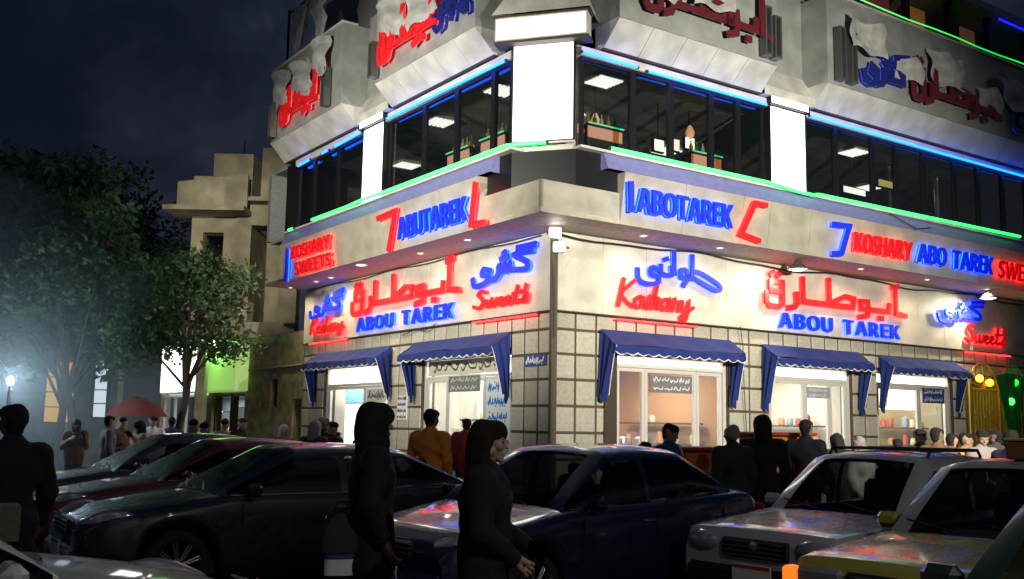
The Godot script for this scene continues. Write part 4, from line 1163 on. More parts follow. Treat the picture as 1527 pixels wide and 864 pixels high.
func lamps():
	# recessed downlights in the soffit
	var spots = [[-0.8, -2.06], [-0.72, -4.24], [-1.0, -6.77], [-0.64, -9.35], [-0.62, -10.38], [-0.68, -12.1], [1.77, 0.7], [4.0, 0.7], [8.7, 0.85], [11.45, 0.84], [14.2, 0.84]]
	for q in spots:
		var big = q[1] == -6.77
		var d = thing("downlight", "round recessed downlight in the cream soffit" if not big else "larger bright downlight in the soffit over the left wall", "downlight", B * at(Vector3(q[0], 5.60, q[1])), "" if big else "downlights in the soffit")
		var r = 0.15 if big else 0.075
		var rim = MB.new(); rim.lathe(PackedVector2Array([Vector2(r * 0.8, 0.0), Vector2(r * 0.85, -0.018), Vector2(r * 1.15, -0.018), Vector2(r * 1.2, 0.0)]), 16)
		obj("rim", rim, M.trim, d)
		var lens_ = MB.new(); lens_.lathe(PackedVector2Array([Vector2(0.0, -0.012), Vector2(r * 0.84, -0.010)]), 16)
		obj("bulb", lens_, glow(Color(1.0, 0.93, 0.78), 4.0), d)
		spot("downlight_beam", Vector3(0, -0.035, 0), Vector3.DOWN, Color(1.0, 0.92, 0.76), 6.0 if big else (4.0 if q[1] < -9.0 else 3.0), 78.0, d, 0.06)
	# two enamelled dome lamps on short arms over the right wall
	for q in [[6.5, 0.75], [14.4, 0.75]]:
		var d = thing("dome_lamp", "grey dome lamp under the soffit above the %s" % ("large red Arabic letters" if q[0] < 10 else "golden gate side letters"), "lamp", B * at(Vector3(q[0], 5.36, q[1])))
		var sh = MB.new(); sh.lathe(PackedVector2Array([Vector2(0.24, 0.0), Vector2(0.235, 0.02), Vector2(0.20, 0.08), Vector2(0.12, 0.13), Vector2(0.09, 0.15), Vector2(0.09, 0.20), Vector2(0.0, 0.21)]), 20)
		obj("lamp_shade", sh, mat(lin(0.12, 0.12, 0.12), 0.4, 0.5), d)
		var gl = MB.new(); gl.lathe(PackedVector2Array([Vector2(0.0, -0.03), Vector2(0.12, -0.02), Vector2(0.215, 0.015)]), 20)
		obj("bulb", gl, glow(Color(1.0, 0.95, 0.82), 5.0), d)
		var arm = MB.new(); arm.tube([Vector3(0, 0.2, 0), Vector3(0, 0.24, 0)], 0.03, 0.03, 8)
		obj("stem", arm, M.black, d)
		spot("dome_beam", Vector3(0, -0.06, 0), Vector3(-0.9, -1, -0.75), Color(1.0, 0.95, 0.82), 9.0, 62.0, d, 0.15)
	# cluster of white floodlights and cable on the corner
	for q in [[Vector3(-0.30, 5.45, 0.40), 0.2], [Vector3(-0.10, 5.20, 0.30), -0.3]]:
		var f = thing("floodlight", "white floodlight in the cluster on the building corner", "floodlight", B * Transform3D(Basis(Vector3.UP, -0.7 + q[1]), q[0]), "floodlights on the corner")
		var bd = MB.new(); bd.bevel(Vector3(0, 0, 0), Vector3(0.26, 0.22, 0.14), 0.03)
		obj("body", bd, M.trim, f)
		var gl = MB.new(); gl.bbox(Vector3(-0.11, -0.09, 0.071), Vector3(0.11, 0.09, 0.078))
		obj("lit_face", gl, glow(Color(1, 1, 0.95), 2.5), f)
		var br = MB.new(); br.tube([Vector3(0.14, 0, 0), Vector3(0.14, 0, -0.16), Vector3(0.0, 0.02, -0.32), Vector3(-0.14, 0, -0.16), Vector3(-0.14, 0, 0)], 0.012, 0.012, 5)
		obj("bracket", br, M.black, f)
		area("flood_glow", Transform3D(Basis(), Vector3(0, 0, 0.1)), Vector2(0.2, 0.18), Color(1, 1, 0.95), 0.15, f)
	var pts = []
	for k in 40:
		var u = 0.0 + k * 0.46
		pts.append(Vector3(u, 5.50 - 0.05 * sin(k * 0.55) - 0.02 * sin(k * 1.3), 0.14))
	var wr = MB.new(); wr.tube(pts, 0.022, 0.022, 6)
	single("cable", "black sagging cable along the top of the right wall", "cable", wr, M.black, B)
	var pl = []
	for k in 26: pl.append(Vector3(-0.13, 5.53 - 0.03 * sin(k * 0.8), -0.3 - k * 0.47))
	var wl = MB.new(); wl.tube(pl, 0.012, 0.012, 5)
	single("cable", "thin dark cable along the top of the left wall", "cable", wl, M.black, B)
	for q in [[[Vector3(-0.2, 5.5, 0.35), Vector3(-0.12, 4.9, 0.16), Vector3(-0.10, 4.2, 0.14), Vector3(-0.09, 3.4, 0.13)], "slack black wire hanging down the corner below the floodlights"], [[Vector3(-0.16, 4.0, -4.4), Vector3(-0.18, 3.86, -4.9), Vector3(-0.16, 3.93, -5.4), Vector3(-0.17, 3.82, -6.0)], "loose wire looping under the blue capitals of the left wall"], [[Vector3(5.2, 3.98, 0.16), Vector3(5.3, 3.5, 0.14), Vector3(5.34, 2.6, 0.12), Vector3(5.4, 1.6, 0.12)], "thin wire dropping between the first two right-hand awnings"], [[Vector3(9.0, 6.9, 1.5), Vector3(9.9, 6.62, 1.62), Vector3(10.6, 6.75, 1.56)], "short drooping wire on the violet band of the right fascia"]]:
		var dw = MB.new(); dw.tube(q[0], 0.011, 0.011, 5)
		single("loose_wire", q[1], "wire", dw, M.black, B)
	var cn = MB.new(); cn.bevel(Vector3(-0.045, 2.85, 0.045), Vector3(0.14, 5.5, 0.14), 0.03)
	obj("corner_post", cn, M.joint, house)
# ---------------------------------------------------------------- people: smooth-joined capsules, meshed as surface nets
func nets(bones: Array, cell: float, k: float, fold := 0.0) -> ArrayMesh:
	var lo := Vector3(1e9, 1e9, 1e9); var hi := -lo
	for b in bones:
		var r: float = maxf(b[2], b[3]) + cell * 2.5 + fold
		lo = lo.min(b[0] - Vector3(r, r, r)).min(b[1] - Vector3(r, r, r)); hi = hi.max(b[0] + Vector3(r, r, r)).max(b[1] + Vector3(r, r, r))
	var nx := int(ceil((hi.x - lo.x) / cell)) + 1; var ny := int(ceil((hi.y - lo.y) / cell)) + 1; var nz := int(ceil((hi.z - lo.z) / cell)) + 1
	var F := PackedFloat32Array()
	F.resize(nx * ny * nz); F.fill(0.5)
	for b in bones:
		var a: Vector3 = b[0]; var e: Vector3 = b[1]; var ra: float = b[2]; var rb: float = b[3]
		var m: float = maxf(ra, rb) + k + cell * 2.0 + fold
		var p0 := ((a.min(e) - Vector3(m, m, m) - lo) / cell).floor().max(Vector3.ZERO)
		var p1 := ((a.max(e) + Vector3(m, m, m) - lo) / cell).ceil()
		var x1 := mini(int(p1.x), nx - 1); var y1 := mini(int(p1.y), ny - 1); var z1 := mini(int(p1.z), nz - 1)
		var ae := e - a
		var l2 := maxf(ae.length_squared(), 1e-9)
		for x in range(int(p0.x), x1 + 1):
			for y in range(int(p0.y), y1 + 1):
				var i := (x * ny + y) * nz
				for z in range(int(p0.z), z1 + 1):
					var p := lo + Vector3(x, y, z) * cell
					var t := clampf((p - a).dot(ae) / l2, 0.0, 1.0)
					var d := p.distance_to(a + ae * t) - (ra + (rb - ra) * t)
					var f := F[i + z]
					var hh := maxf(k - absf(f - d), 0.0) / k
					F[i + z] = minf(f, d) - hh * hh * k * 0.25
	if fold > 0.0:
		var i := 0
		for x in nx:
			for y in ny:
				for z in nz:
					if F[i] < 0.08:
						var p := lo + Vector3(x, y, z) * cell
						F[i] += fold * (0.7 * sin(p.x * 46.0 + p.z * 37.0 + 1.6 * sin(p.y * 6.0)) * smoothstep(1.5, 0.7, p.y) + 0.5 * sin(p.y * 52.0 - p.x * 25.0 + 2.0 * sin(p.z * 12.0 + p.y * 7.0)) * sin(p.y * 11.0 + p.z * 5.0))
					i += 1
	var ids := PackedInt32Array(); ids.resize(nx * ny * nz); ids.fill(-1)
	var vs := PackedVector3Array()
	var sx := ny * nz; var sy := nz
	var off := [0, sx, sy, sx + sy, 1, sx + 1, sy + 1, sx + sy + 1]
	var cor := [Vector3(0, 0, 0), Vector3(1, 0, 0), Vector3(0, 1, 0), Vector3(1, 1, 0), Vector3(0, 0, 1), Vector3(1, 0, 1), Vector3(0, 1, 1), Vector3(1, 1, 1)]
	var ed := [0, 1, 2, 3, 4, 5, 6, 7, 0, 2, 1, 3, 4, 6, 5, 7, 0, 4, 1, 5, 2, 6, 3, 7]
	for x in nx - 1:
		for y in ny - 1:
			var i := (x * ny + y) * nz
			for z in nz - 1:
				var q := i + z
				var f0 := F[q]
				if f0 > cell * 2.0 or f0 < -cell * 2.0: continue
				var s0 := f0 < 0.0
				if (F[q + sx] < 0.0) == s0 and (F[q + sy] < 0.0) == s0 and (F[q + sx + sy] < 0.0) == s0 and (F[q + 1] < 0.0) == s0 and (F[q + sx + 1] < 0.0) == s0 and (F[q + sy + 1] < 0.0) == s0 and (F[q + sx + sy + 1] < 0.0) == s0: continue
				var sum := Vector3.ZERO; var n := 0
				for e in 12:
					var ia: int = ed[e * 2]; var ib: int = ed[e * 2 + 1]
					var fa := F[q + off[ia]]; var fb := F[q + off[ib]]
					if (fa < 0.0) != (fb < 0.0):
						sum += cor[ia].lerp(cor[ib], fa / (fa - fb)); n += 1
				ids[q] = vs.size()
				vs.append(lo + (Vector3(x, y, z) + sum / n) * cell)
	var ix := PackedInt32Array()
	var nn := PackedVector3Array(); nn.resize(vs.size())
	for x in range(1, nx - 1):
		for y in range(1, ny - 1):
			var i := (x * ny + y) * nz
			for z in range(1, nz - 1):
				var q := i + z
				var s := F[q] < 0.0
				for ax in 3:
					var st: int = [sx, sy, 1][ax]
					if (F[q + st] < 0.0) == s: continue
					var u: int = [sy, 1, sx][ax]; var w2: int = [1, sx, sy][ax]
					var a := ids[q - u - w2]; var b := ids[q - w2]; var c := ids[q]; var d := ids[q - u]
					if a < 0 or b < 0 or c < 0 or d < 0: continue
					if s: ix.append_array(PackedInt32Array([a, c, b, a, d, c]))
					else: ix.append_array(PackedInt32Array([a, b, c, a, c, d]))
					var nrm := (vs[b] - vs[a]).cross(vs[c] - vs[a]) + (vs[c] - vs[a]).cross(vs[d] - vs[a])
					if not s: nrm = -nrm
					nn[a] += nrm; nn[b] += nrm; nn[c] += nrm; nn[d] += nrm
	for i in nn.size(): nn[i] = nn[i].normalized()
	var arr := []; arr.resize(Mesh.ARRAY_MAX)
	arr[Mesh.ARRAY_VERTEX] = vs; arr[Mesh.ARRAY_NORMAL] = nn; arr[Mesh.ARRAY_INDEX] = ix
	var m2 := ArrayMesh.new(); m2.add_surface_from_arrays(Mesh.PRIMITIVE_TRIANGLES, arr)
	return m2

func bone(a: Vector3, b: Vector3, ra: float, rb: float) -> Array:
	return [a, b, ra, rb]

func head_mesh(fine: bool) -> ArrayMesh:
	var key = "head%s" % fine
	if cache.has(key): return cache[key]
	var V = func(x, y, z): return Vector3(x, y, z)
	var bs = [bone(V.call(0, 0.035, -0.025), V.call(0, 0.03, 0.012), 0.090, 0.078), bone(V.call(0, -0.02, 0.035), V.call(0, -0.07, 0.042), 0.056, 0.040), bone(V.call(-0.04, -0.045, 0.01), V.call(0.04, -0.045, 0.01), 0.036, 0.036),
		bone(V.call(0, 0.008, 0.088), V.call(0, -0.026, 0.105), 0.008, 0.012), bone(V.call(-0.034, 0.024, 0.078), V.call(0.034, 0.024, 0.078), 0.013, 0.013), bone(V.call(-0.018, -0.058, 0.084), V.call(0.018, -0.058, 0.084), 0.008, 0.008), bone(V.call(-0.014, -0.068, 0.082), V.call(0.014, -0.068, 0.082), 0.008, 0.008),
		bone(V.call(0, -0.094, 0.066), V.call(0, -0.098, 0.064), 0.020, 0.018), bone(V.call(-0.045, -0.018, 0.062), V.call(-0.04, -0.026, 0.064), 0.022, 0.02), bone(V.call(0.045, -0.018, 0.062), V.call(0.04, -0.026, 0.064), 0.022, 0.02),
		bone(V.call(0.080, 0.014, -0.006), V.call(0.078, -0.022, -0.002), 0.013, 0.010), bone(V.call(-0.080, 0.014, -0.006), V.call(-0.078, -0.022, -0.002), 0.013, 0.010), bone(V.call(0, -0.06, -0.012), V.call(0, -0.20, -0.028), 0.052, 0.056)]
	cache[key] = nets(bs, 0.0055 if fine else 0.011, 0.014)
	return cache[key]

func hand_mesh() -> ArrayMesh:   # a right hand hanging down from the wrist, palm to +z, thumb to +x, slightly curled
	if cache.has("hand"): return cache.hand
	var bs = [bone(Vector3(-0.016, 0.0, 0), Vector3(-0.026, -0.082, 0.002), 0.020, 0.016), bone(Vector3(0.012, 0.0, 0), Vector3(0.024, -0.084, 0.002), 0.020, 0.016), bone(Vector3(0, 0.05, 0), Vector3(0, -0.01, 0), 0.026, 0.024)]
	var fx = [-0.034, -0.012, 0.010, 0.031]; var fl = [0.062, 0.078, 0.084, 0.074]
	for k in 4:
		var a = Vector3(fx[k], -0.088, 0.003)
		var b = a + Vector3(0.002 * (k - 1.5), -fl[k] * 0.50, 0.010)
		var c = b + Vector3(0, -fl[k] * 0.30, 0.018)
		var d = c + Vector3(0, -fl[k] * 0.16, 0.020)
		bs.append(bone(a, b, 0.0098, 0.0090)); bs.append(bone(b, c, 0.0090, 0.0082)); bs.append(bone(c, d, 0.0082, 0.0074))
	bs.append(bone(Vector3(0.026, -0.022, 0.006), Vector3(0.046, -0.058, 0.022), 0.014, 0.0105)); bs.append(bone(Vector3(0.046, -0.058, 0.022), Vector3(0.047, -0.088, 0.036), 0.0105, 0.0085))
	cache.hand = nets(bs, 0.0045, 0.007)
	return cache.hand

func hair_mesh(kind: String) -> ArrayMesh:
	var key = "hair" + kind
	if cache.has(key): return cache[key]
	var bs = []
	match kind:
		"short": bs = [bone(Vector3(0, 0.052, -0.035), Vector3(0, 0.062, 0.018), 0.088, 0.074), bone(Vector3(0, 0.01, -0.05), Vector3(0, -0.04, -0.052), 0.072, 0.055), bone(Vector3(-0.05, 0.075, 0.045), Vector3(0.05, 0.08, 0.045), 0.028, 0.028)]
		"bald": bs = [bone(Vector3(0.055, 0.0, -0.035), Vector3(-0.055, 0.0, -0.035), 0.045, 0.045), bone(Vector3(0, 0.05, -0.045), Vector3(0, 0.0, -0.055), 0.078, 0.068)]
		"hood": bs = [bone(Vector3(0, 0.045, -0.03), Vector3(0, 0.055, 0.02), 0.105, 0.092), bone(Vector3(0, -0.02, -0.05), Vector3(0, -0.14, -0.04), 0.10, 0.10), bone(Vector3(-0.065, 0.02, 0.02), Vector3(-0.05, -0.10, 0.03), 0.036, 0.045), bone(Vector3(0.065, 0.02, 0.02), Vector3(0.05, -0.10, 0.03), 0.036, 0.045), bone(Vector3(0, -0.15, 0.01), Vector3(0, -0.22, 0.0), 0.085, 0.12)]
		"long": bs = [bone(Vector3(0, 0.05, -0.035), Vector3(0, 0.06, 0.022), 0.095, 0.080), bone(Vector3(0, 0.0, -0.06), Vector3(0, -0.20, -0.075), 0.085, 0.07), bone(Vector3(-0.07, 0.02, -0.01), Vector3(-0.07, -0.14, -0.03), 0.032, 0.035), bone(Vector3(0.07, 0.02, -0.01), Vector3(0.07, -0.14, -0.03), 0.032, 0.035), bone(Vector3(-0.04, 0.09, 0.05), Vector3(0.05, 0.085, 0.05), 0.025, 0.028)]
		"beanie": bs = [bone(Vector3(0, 0.055, -0.02), Vector3(0, 0.075, -0.005), 0.102, 0.088), bone(Vector3(0, 0.02, -0.05), Vector3(0, -0.05, -0.055), 0.075, 0.06)]
	cache[key] = nets(bs, 0.0075, 0.03, 0.006 if kind == "hood" else 0.004)
	return cache[key]

func aim(from: Vector3, to: Vector3, front: Vector3) -> Basis:   # -y runs from one to the other, z as near front as can be
	var y := (from - to).normalized()
	var x := y.cross(front).normalized()
	return Basis(x, y, x.cross(y))

# o: place, turn (0 faces +z), h, coat / legs / skin / hair colours, hair kind, pose joints, near (finer), long coat
func person(label, place: Vector3, turn: float, o: Dictionary):
	var p = thing("person", label, "person", at(place, turn))
	var s: float = o.get("h", 1.72) / 1.75
	var J = {"sl": Vector3(0.195, 1.41, -0.01), "sr": Vector3(-0.195, 1.41, -0.01), "el": Vector3(0.25, 1.13, -0.04), "er": Vector3(-0.25, 1.13, -0.04), "wl": Vector3(0.24, 0.89, 0.06), "wr": Vector3(-0.24, 0.89, 0.06),
		"hl": Vector3(0.095, 0.92, 0), "hr": Vector3(-0.095, 0.92, 0), "kl": Vector3(0.105, 0.50, 0.03), "kr": Vector3(-0.105, 0.50, 0.02), "al": Vector3(0.11, 0.085, 0.0), "ar": Vector3(-0.11, 0.085, 0.0), "head": Vector3(0, 1.625, 0.02), "chest": Vector3(0, 1.29, 0), "tilt": Vector3.ZERO}
	for k in o.get("pose", {}): J[k] = o.pose[k]
	for k in J:
		if k != "tilt": J[k] = J[k] * s
	var near: bool = o.get("near", false)
	var cell = 0.017 if near else 0.028
	var lean: Vector3 = J.chest - Vector3(0, 1.29 * s, 0)
	var pel = Vector3(0, 0.96, 0) * s
	var torso = [bone(pel + Vector3(-0.075, 0, 0), pel + Vector3(0.075, 0, 0), 0.118, 0.118), bone(pel, J.chest, 0.122, 0.128), bone(J.chest + Vector3(-0.075, 0, 0), J.chest + Vector3(0.075, 0, 0), 0.122, 0.122), bone(J.sl * Vector3(0.85, 1, 1) + Vector3(0, -0.01, 0), J.sr * Vector3(0.85, 1, 1) + Vector3(0, -0.01, 0), 0.072, 0.072), bone(J.chest + Vector3(0, 0.1, 0), J.head + Vector3(0, -0.12, -0.03), 0.11, 0.056)]
	var arms = []
	for q in ["l", "r"]:
		arms.append(bone(J["s" + q], J["e" + q], 0.060, 0.046)); arms.append(bone(J["e" + q], J["w" + q], 0.046, 0.030))
	var legs = []
	for q in ["l", "r"]:
		legs.append(bone(J["h" + q], J["k" + q], 0.088, 0.060)); legs.append(bone(J["k" + q], J["a" + q], 0.058, 0.040))
	# the body itself: trunk and limbs, then head and hands at a finer grain, one mesh
	var thin = []
	for b in torso + arms + legs: thin.append(bone(b[0], b[1], b[2] - 0.012, b[3] - 0.010))
	var body = MB.new()
	body.add(flat(nets(thin, 0.034, 0.05)), Transform3D())
	var hb = Basis.from_euler(J.tilt)
	var ht = Transform3D(hb.scaled(Vector3(s, s, s)), J.head)
	body.add(flat(head_mesh(near)), ht)
	for q in ["l", "r"]:
		var fw = (J["w" + q] - J["e" + q]).normalized()
		var hbs = aim(J["e" + q], J["w" + q], Vector3(-0.4 if q == "l" else 0.4, 0, 1) if fw.z < 0.55 else Vector3(-1.0 if q == "l" else 1.0, -0.2, 0))
		if q == "l": hbs = hbs * Basis.from_scale(Vector3(-1, 1, 1))
		body.add(flat(hand_mesh()), Transform3D(hbs, J["w" + q]))
	var skin = o.get("skin", lin(0.32, 0.19, 0.12))
	var sk = mat(skin, 0.55); sk.subsurf_scatter_enabled = true; sk.subsurf_scatter_strength = 0.1
	obj("body", body, sk, p)
	# eyes
	if near or o.get("eyes", false):
		for sx in [-1, 1]:
			var e = MB.new(); e.ball(Vector3(0.031 * sx, 0.004, 0.079), Vector3(0.0125, 0.0095, 0.010), 10)
			obj("eye", e, mat(lin(0.05, 0.035, 0.03), 0.2), p, ht)
			var br = MB.new(); br.tube([Vector3(0.016 * sx, 0.027, 0.094), Vector3(0.034 * sx, 0.032, 0.090), Vector3(0.050 * sx, 0.026, 0.078)], 0.0035, 0.0025, 5)
			obj("eyebrow", br, M.black, p, ht)
		var lp = MB.new(); lp.ball(Vector3(0, -0.063, 0.0865), Vector3(0.021, 0.0075, 0.008), 10)
		obj("lips", lp, mat(lin(0.26, 0.09, 0.08), 0.45), p, ht)
	if o.get("hair", "") != "":
		obj("hair" if o.hair in ["short", "bald", "long"] else "headwear", hair_mesh(o.hair), cloth(o.get("hair_c", lin(0.012, 0.010, 0.009))), p, ht)
	# clothes
	var cm = cloth(o.get("coat", lin(0.02, 0.02, 0.022)))
	var jk = []
	for b in torso: jk.append(bone(b[0], b[1], b[2] + 0.022, b[3] + (0.014 if b[3] < 0.06 else 0.022)))
	for q in ["l", "r"]:
		jk.append(bone(J["s" + q], J["e" + q], 0.084, 0.066)); jk.append(bone(J["e" + q], J["w" + q] + (J["e" + q] - J["w" + q]).normalized() * 0.03, 0.066, 0.052))
	var hem: float = o.get("hem", 0.80) * s
	jk.append(bone(pel + Vector3(-0.06, 0.05, 0), Vector3(-0.085 - o.get("flare", 0.0), hem, 0), 0.13, 0.115 + o.get("flare", 0.0)))
	jk.append(bone(pel + Vector3(0.06, 0.05, 0), Vector3(0.085 + o.get("flare", 0.0), hem, 0), 0.13, 0.115 + o.get("flare", 0.0)))
	if o.get("collar", true): jk.append(bone(J.head + Vector3(-0.03, -0.165, -0.035), J.head + Vector3(0.03, -0.165, -0.035), 0.072, 0.072))
	obj("coat" if hem < 0.7 else "jacket", nets(jk, cell, 0.03, 0.008), cm, p)
	if o.has("shirt"):
		var sh = nets([bone(J.chest + Vector3(0, 0.15, 0.095), J.chest + Vector3(0, -0.12, 0.115), 0.045, 0.045)], 0.02, 0.02)
		obj("shirt", sh, cloth(o.shirt), p)
	var tr = []
	for q in ["l", "r"]:
		tr.append(bone(J["h" + q], J["k" + q], 0.104, 0.078)); tr.append(bone(J["k" + q], J["a" + q] + Vector3(0, 0.02, 0), 0.076, 0.062))
	tr.append(bone(pel + Vector3(-0.06, 0, 0), pel + Vector3(0.06, 0, 0), 0.13, 0.13))
	obj("trousers", nets(tr, cell, 0.02, 0.007), cloth(o.get("legs", lin(0.022, 0.022, 0.026))), p)
	for q in ["l", "r"]:
		var sh = nets([bone(J["a" + q] + Vector3(0, -0.035, -0.05), J["a" + q] + Vector3(0, -0.04, 0.13), 0.046, 0.040), bone(J["a" + q], J["a" + q] + Vector3(0, -0.03, 0), 0.048, 0.046)], 0.018, 0.02)
		obj("shoe", sh, M.rubber, p)
	return p

func flat(m: ArrayMesh) -> ArrayMesh:   # the same triangles without an index
	if cache.has(m): return cache[m]
	var a = m.surface_get_arrays(0)
	var v = PackedVector3Array(); var n = PackedVector3Array()
	for i in a[Mesh.ARRAY_INDEX]:
		v.append(a[Mesh.ARRAY_VERTEX][i]); n.append(a[Mesh.ARRAY_NORMAL][i])
	var b = []; b.resize(Mesh.ARRAY_MAX)
	b[Mesh.ARRAY_VERTEX] = v; b[Mesh.ARRAY_NORMAL] = n
	var r = ArrayMesh.new(); r.add_surface_from_arrays(Mesh.PRIMITIVE_TRIANGLES, b)
	cache[m] = r
	return r

func people():
	# walkers in the street
	person("woman in a black coat walking in profile with pale face and bare hands", Vector3(-0.13, 0, -5.9), 1.45, {"h": 1.67, "near": true, "hair": "long", "skin": lin(0.50, 0.33, 0.26), "coat": lin(0.010, 0.010, 0.011), "hem": 0.62, "flare": 0.03,
		"pose": {"er": Vector3(-0.27, 1.12, 0.02), "wr": Vector3(-0.10, 0.96, 0.20), "el": Vector3(0.25, 1.13, 0.02), "wl": Vector3(0.10, 1.02, 0.25), "kl": Vector3(0.10, 0.50, 0.18), "al": Vector3(0.10, 0.085, 0.22), "kr": Vector3(-0.10, 0.48, -0.05), "ar": Vector3(-0.10, 0.12, -0.28)}})
	person("person in dark padded coat and dark hood walking behind the black sedan's door", Vector3(-0.90, 0, -6.8), 1.9, {"h": 1.77, "near": true, "hair": "hood", "hair_c": lin(0.010, 0.010, 0.011), "coat": lin(0.012, 0.012, 0.014), "legs": lin(0.10, 0.10, 0.11), "hem": 0.74, "flare": 0.03,
		"pose": {"er": Vector3(-0.29, 1.13, -0.06), "wr": Vector3(-0.26, 0.90, 0.04), "kl": Vector3(0.10, 0.50, 0.16), "al": Vector3(0.10, 0.085, 0.20), "kr": Vector3(-0.10, 0.48, -0.04), "ar": Vector3(-0.10, 0.12, -0.25)}})
	person("man in a dark jacket over an orange red top carrying a white bag", Vector3(-3.42, 0, -7.1), -2.3, {"h": 1.73, "near": true, "hair": "short", "skin": lin(0.16, 0.09, 0.06), "coat": lin(0.013, 0.014, 0.017), "shirt": lin(0.45, 0.06, 0.03),
		"pose": {"el": Vector3(0.27, 1.14, 0.06), "wl": Vector3(0.20, 1.02, 0.28), "er": Vector3(-0.28, 1.15, 0.02), "wr": Vector3(-0.30, 0.92, 0.14)}})
	person("man in an orange hooded jacket with his back turned", Vector3(-1.02, 0, -13.3), 2.75, {"h": 1.84, "near": true, "hair": "short", "skin": lin(0.30, 0.18, 0.12), "coat": lin(0.85, 0.29, 0.04), "legs": lin(0.02, 0.02, 0.03),
		"pose": {"el": Vector3(0.27, 1.15, 0.02), "wl": Vector3(0.22, 0.98, 0.2)}})
	person("grey-haired man in a dark green jacket standing by the silver car", Vector3(2.62, 0, -12.1), 3.5, {"h": 1.71, "hair": "bald", "hair_c": lin(0.22, 0.22, 0.21), "skin": lin(0.26, 0.17, 0.12), "coat": lin(0.018, 0.024, 0.018)})
	person("tall figure wrapped in black from hood to hem", Vector3(3.08, 0, -12.5), 2.9, {"h": 1.82, "hair": "hood", "hair_c": lin(0.007, 0.007, 0.008), "coat": lin(0.007, 0.007, 0.008), "hem": 0.25, "flare": 0.06})
	person("street vendor in a blue jacket with yellow collar reaching to the orange cart", Vector3(2.02, 0, -13.0), 0.9, {"h": 1.70, "hair": "short", "eyes": true, "skin": lin(0.34, 0.20, 0.13), "coat": lin(0.02, 0.04, 0.20), "shirt": lin(0.55, 0.60, 0.05),
		"pose": {"chest": Vector3(0, 1.28, 0.06), "el": Vector3(0.40, 1.28, 0.14), "wl": Vector3(0.55, 1.20, 0.36), "tilt": Vector3(0.25, 0.2, 0)}})
	person("person in a dark jacket facing the middle right door", Vector3(4.15, 0, -14.4), 2.6, {"h": 1.80, "hair": "short", "coat": lin(0.012, 0.014, 0.022)})
	var crowd = [
		["bare-headed man in a dark jacket among the crowd right of the middle awning", 1365, 15.6, 1.70, "short", lin(0.02, 0.02, 0.02), 0.5], ["man in a brown jacket among the crowd right of the middle awning", 1391, 15.2, 1.72, "short", lin(0.10, 0.05, 0.03), 2.6],
		["man in a grey jacket in front of the door next to the golden gate", 1412, 16.0, 1.64, "short", lin(0.06, 0.06, 0.06), 1.4], ["bareheaded man with a pale shirt in front of the golden gate", 1456, 15.5, 1.70, "short", lin(0.16, 0.14, 0.13), 0.2],
		["man in a navy jacket bending in front of the green drape", 1498, 14.0, 1.68, "beanie", lin(0.015, 0.018, 0.035), 2.2], ["person in a white cap behind the silver car's roof rack", 1276, 15.0, 1.56, "beanie", lin(0.30, 0.30, 0.30), 0.8],
		["person with a light headscarf in front of the far left awning", 478, 17.0, 1.66, "hood", lin(0.05, 0.02, 0.02), 2.8], ["man in a black jacket in front of the bright drinks cabinet", 503, 17.5, 1.66, "short", lin(0.012, 0.012, 0.012), 1.0], ["man close behind the light headscarf, looking at the cabinet", 490, 18.0, 1.74, "short", lin(0.015, 0.012, 0.012), 2.2],
		["man in a dull red jacket below the green shop sign", 300, 17.0, 1.66, "short", lin(0.14, 0.03, 0.025), 0.6], ["man in a rust brown jacket below the green shop sign", 317, 16.6, 1.62, "short", lin(0.12, 0.05, 0.03), 0.2], ["man in a pale top before the doorway of the yellow house", 346, 21.0, 1.68, "short", lin(0.22, 0.18, 0.16), 0.3], ["man in dark clothes before the doorway of the yellow house", 371, 20.5, 1.70, "short", lin(0.015, 0.015, 0.016), 0.9],
		["person in a rust headscarf at the foot of the smoky trees", 128, 22.0, 1.62, "hood", lin(0.06, 0.03, 0.02), 0.6], ["man in a grey sweater under the hazy tree with the pale trunk", 176, 20.5, 1.70, "short", lin(0.10, 0.10, 0.11), 2.2], ["man in a brown coat beside the leaning trunk", 196, 21.5, 1.68, "short", lin(0.08, 0.05, 0.035), 1.0], ["person in a beige coat near the red parasol", 222, 21.0, 1.60, "hood", lin(0.20, 0.16, 0.11), 5.6], ["man in a white shirt by the red parasol", 240, 22.5, 1.72, "short", lin(0.40, 0.40, 0.40), 0.4], ["man in a dark blue jacket before the bright shop", 268, 23.0, 1.70, "short", lin(0.02, 0.025, 0.06), 3.4],
		["woman in a cream headscarf before the door of the yellow house", 432, 19.5, 1.58, "hood", lin(0.05, 0.05, 0.06), 0.7], ["man in an olive jacket passing the narrow left door", 548, 17.0, 1.66, "short", lin(0.06, 0.065, 0.03), 1.5], ["man in a dark red jacket at the left door beside the menu panel", 700, 18.2, 1.62, "short", lin(0.12, 0.015, 0.018), 3.0], ["woman in a black headscarf between the middle awning and the silver roof rack", 1243, 16.0, 1.60, "hood", lin(0.012, 0.012, 0.014), 2.9], ["boy in a light jacket at the door next to the golden gate", 1332, 16.4, 1.55, "short", lin(0.22, 0.22, 0.24), 2.7], ["man in a mustard jacket beside the golden gate post", 1432, 16.5, 1.66, "short", lin(0.22, 0.14, 0.03), 0.6], ["man in a charcoal coat under the yellow globe lamps", 1476, 16.8, 1.72, "short", lin(0.03, 0.03, 0.033), 3.3],
		["person in black leaning by the purple lit scooter", 962, 14.2, 1.45, "hood", lin(0.01, 0.01, 0.012), 0.5]]
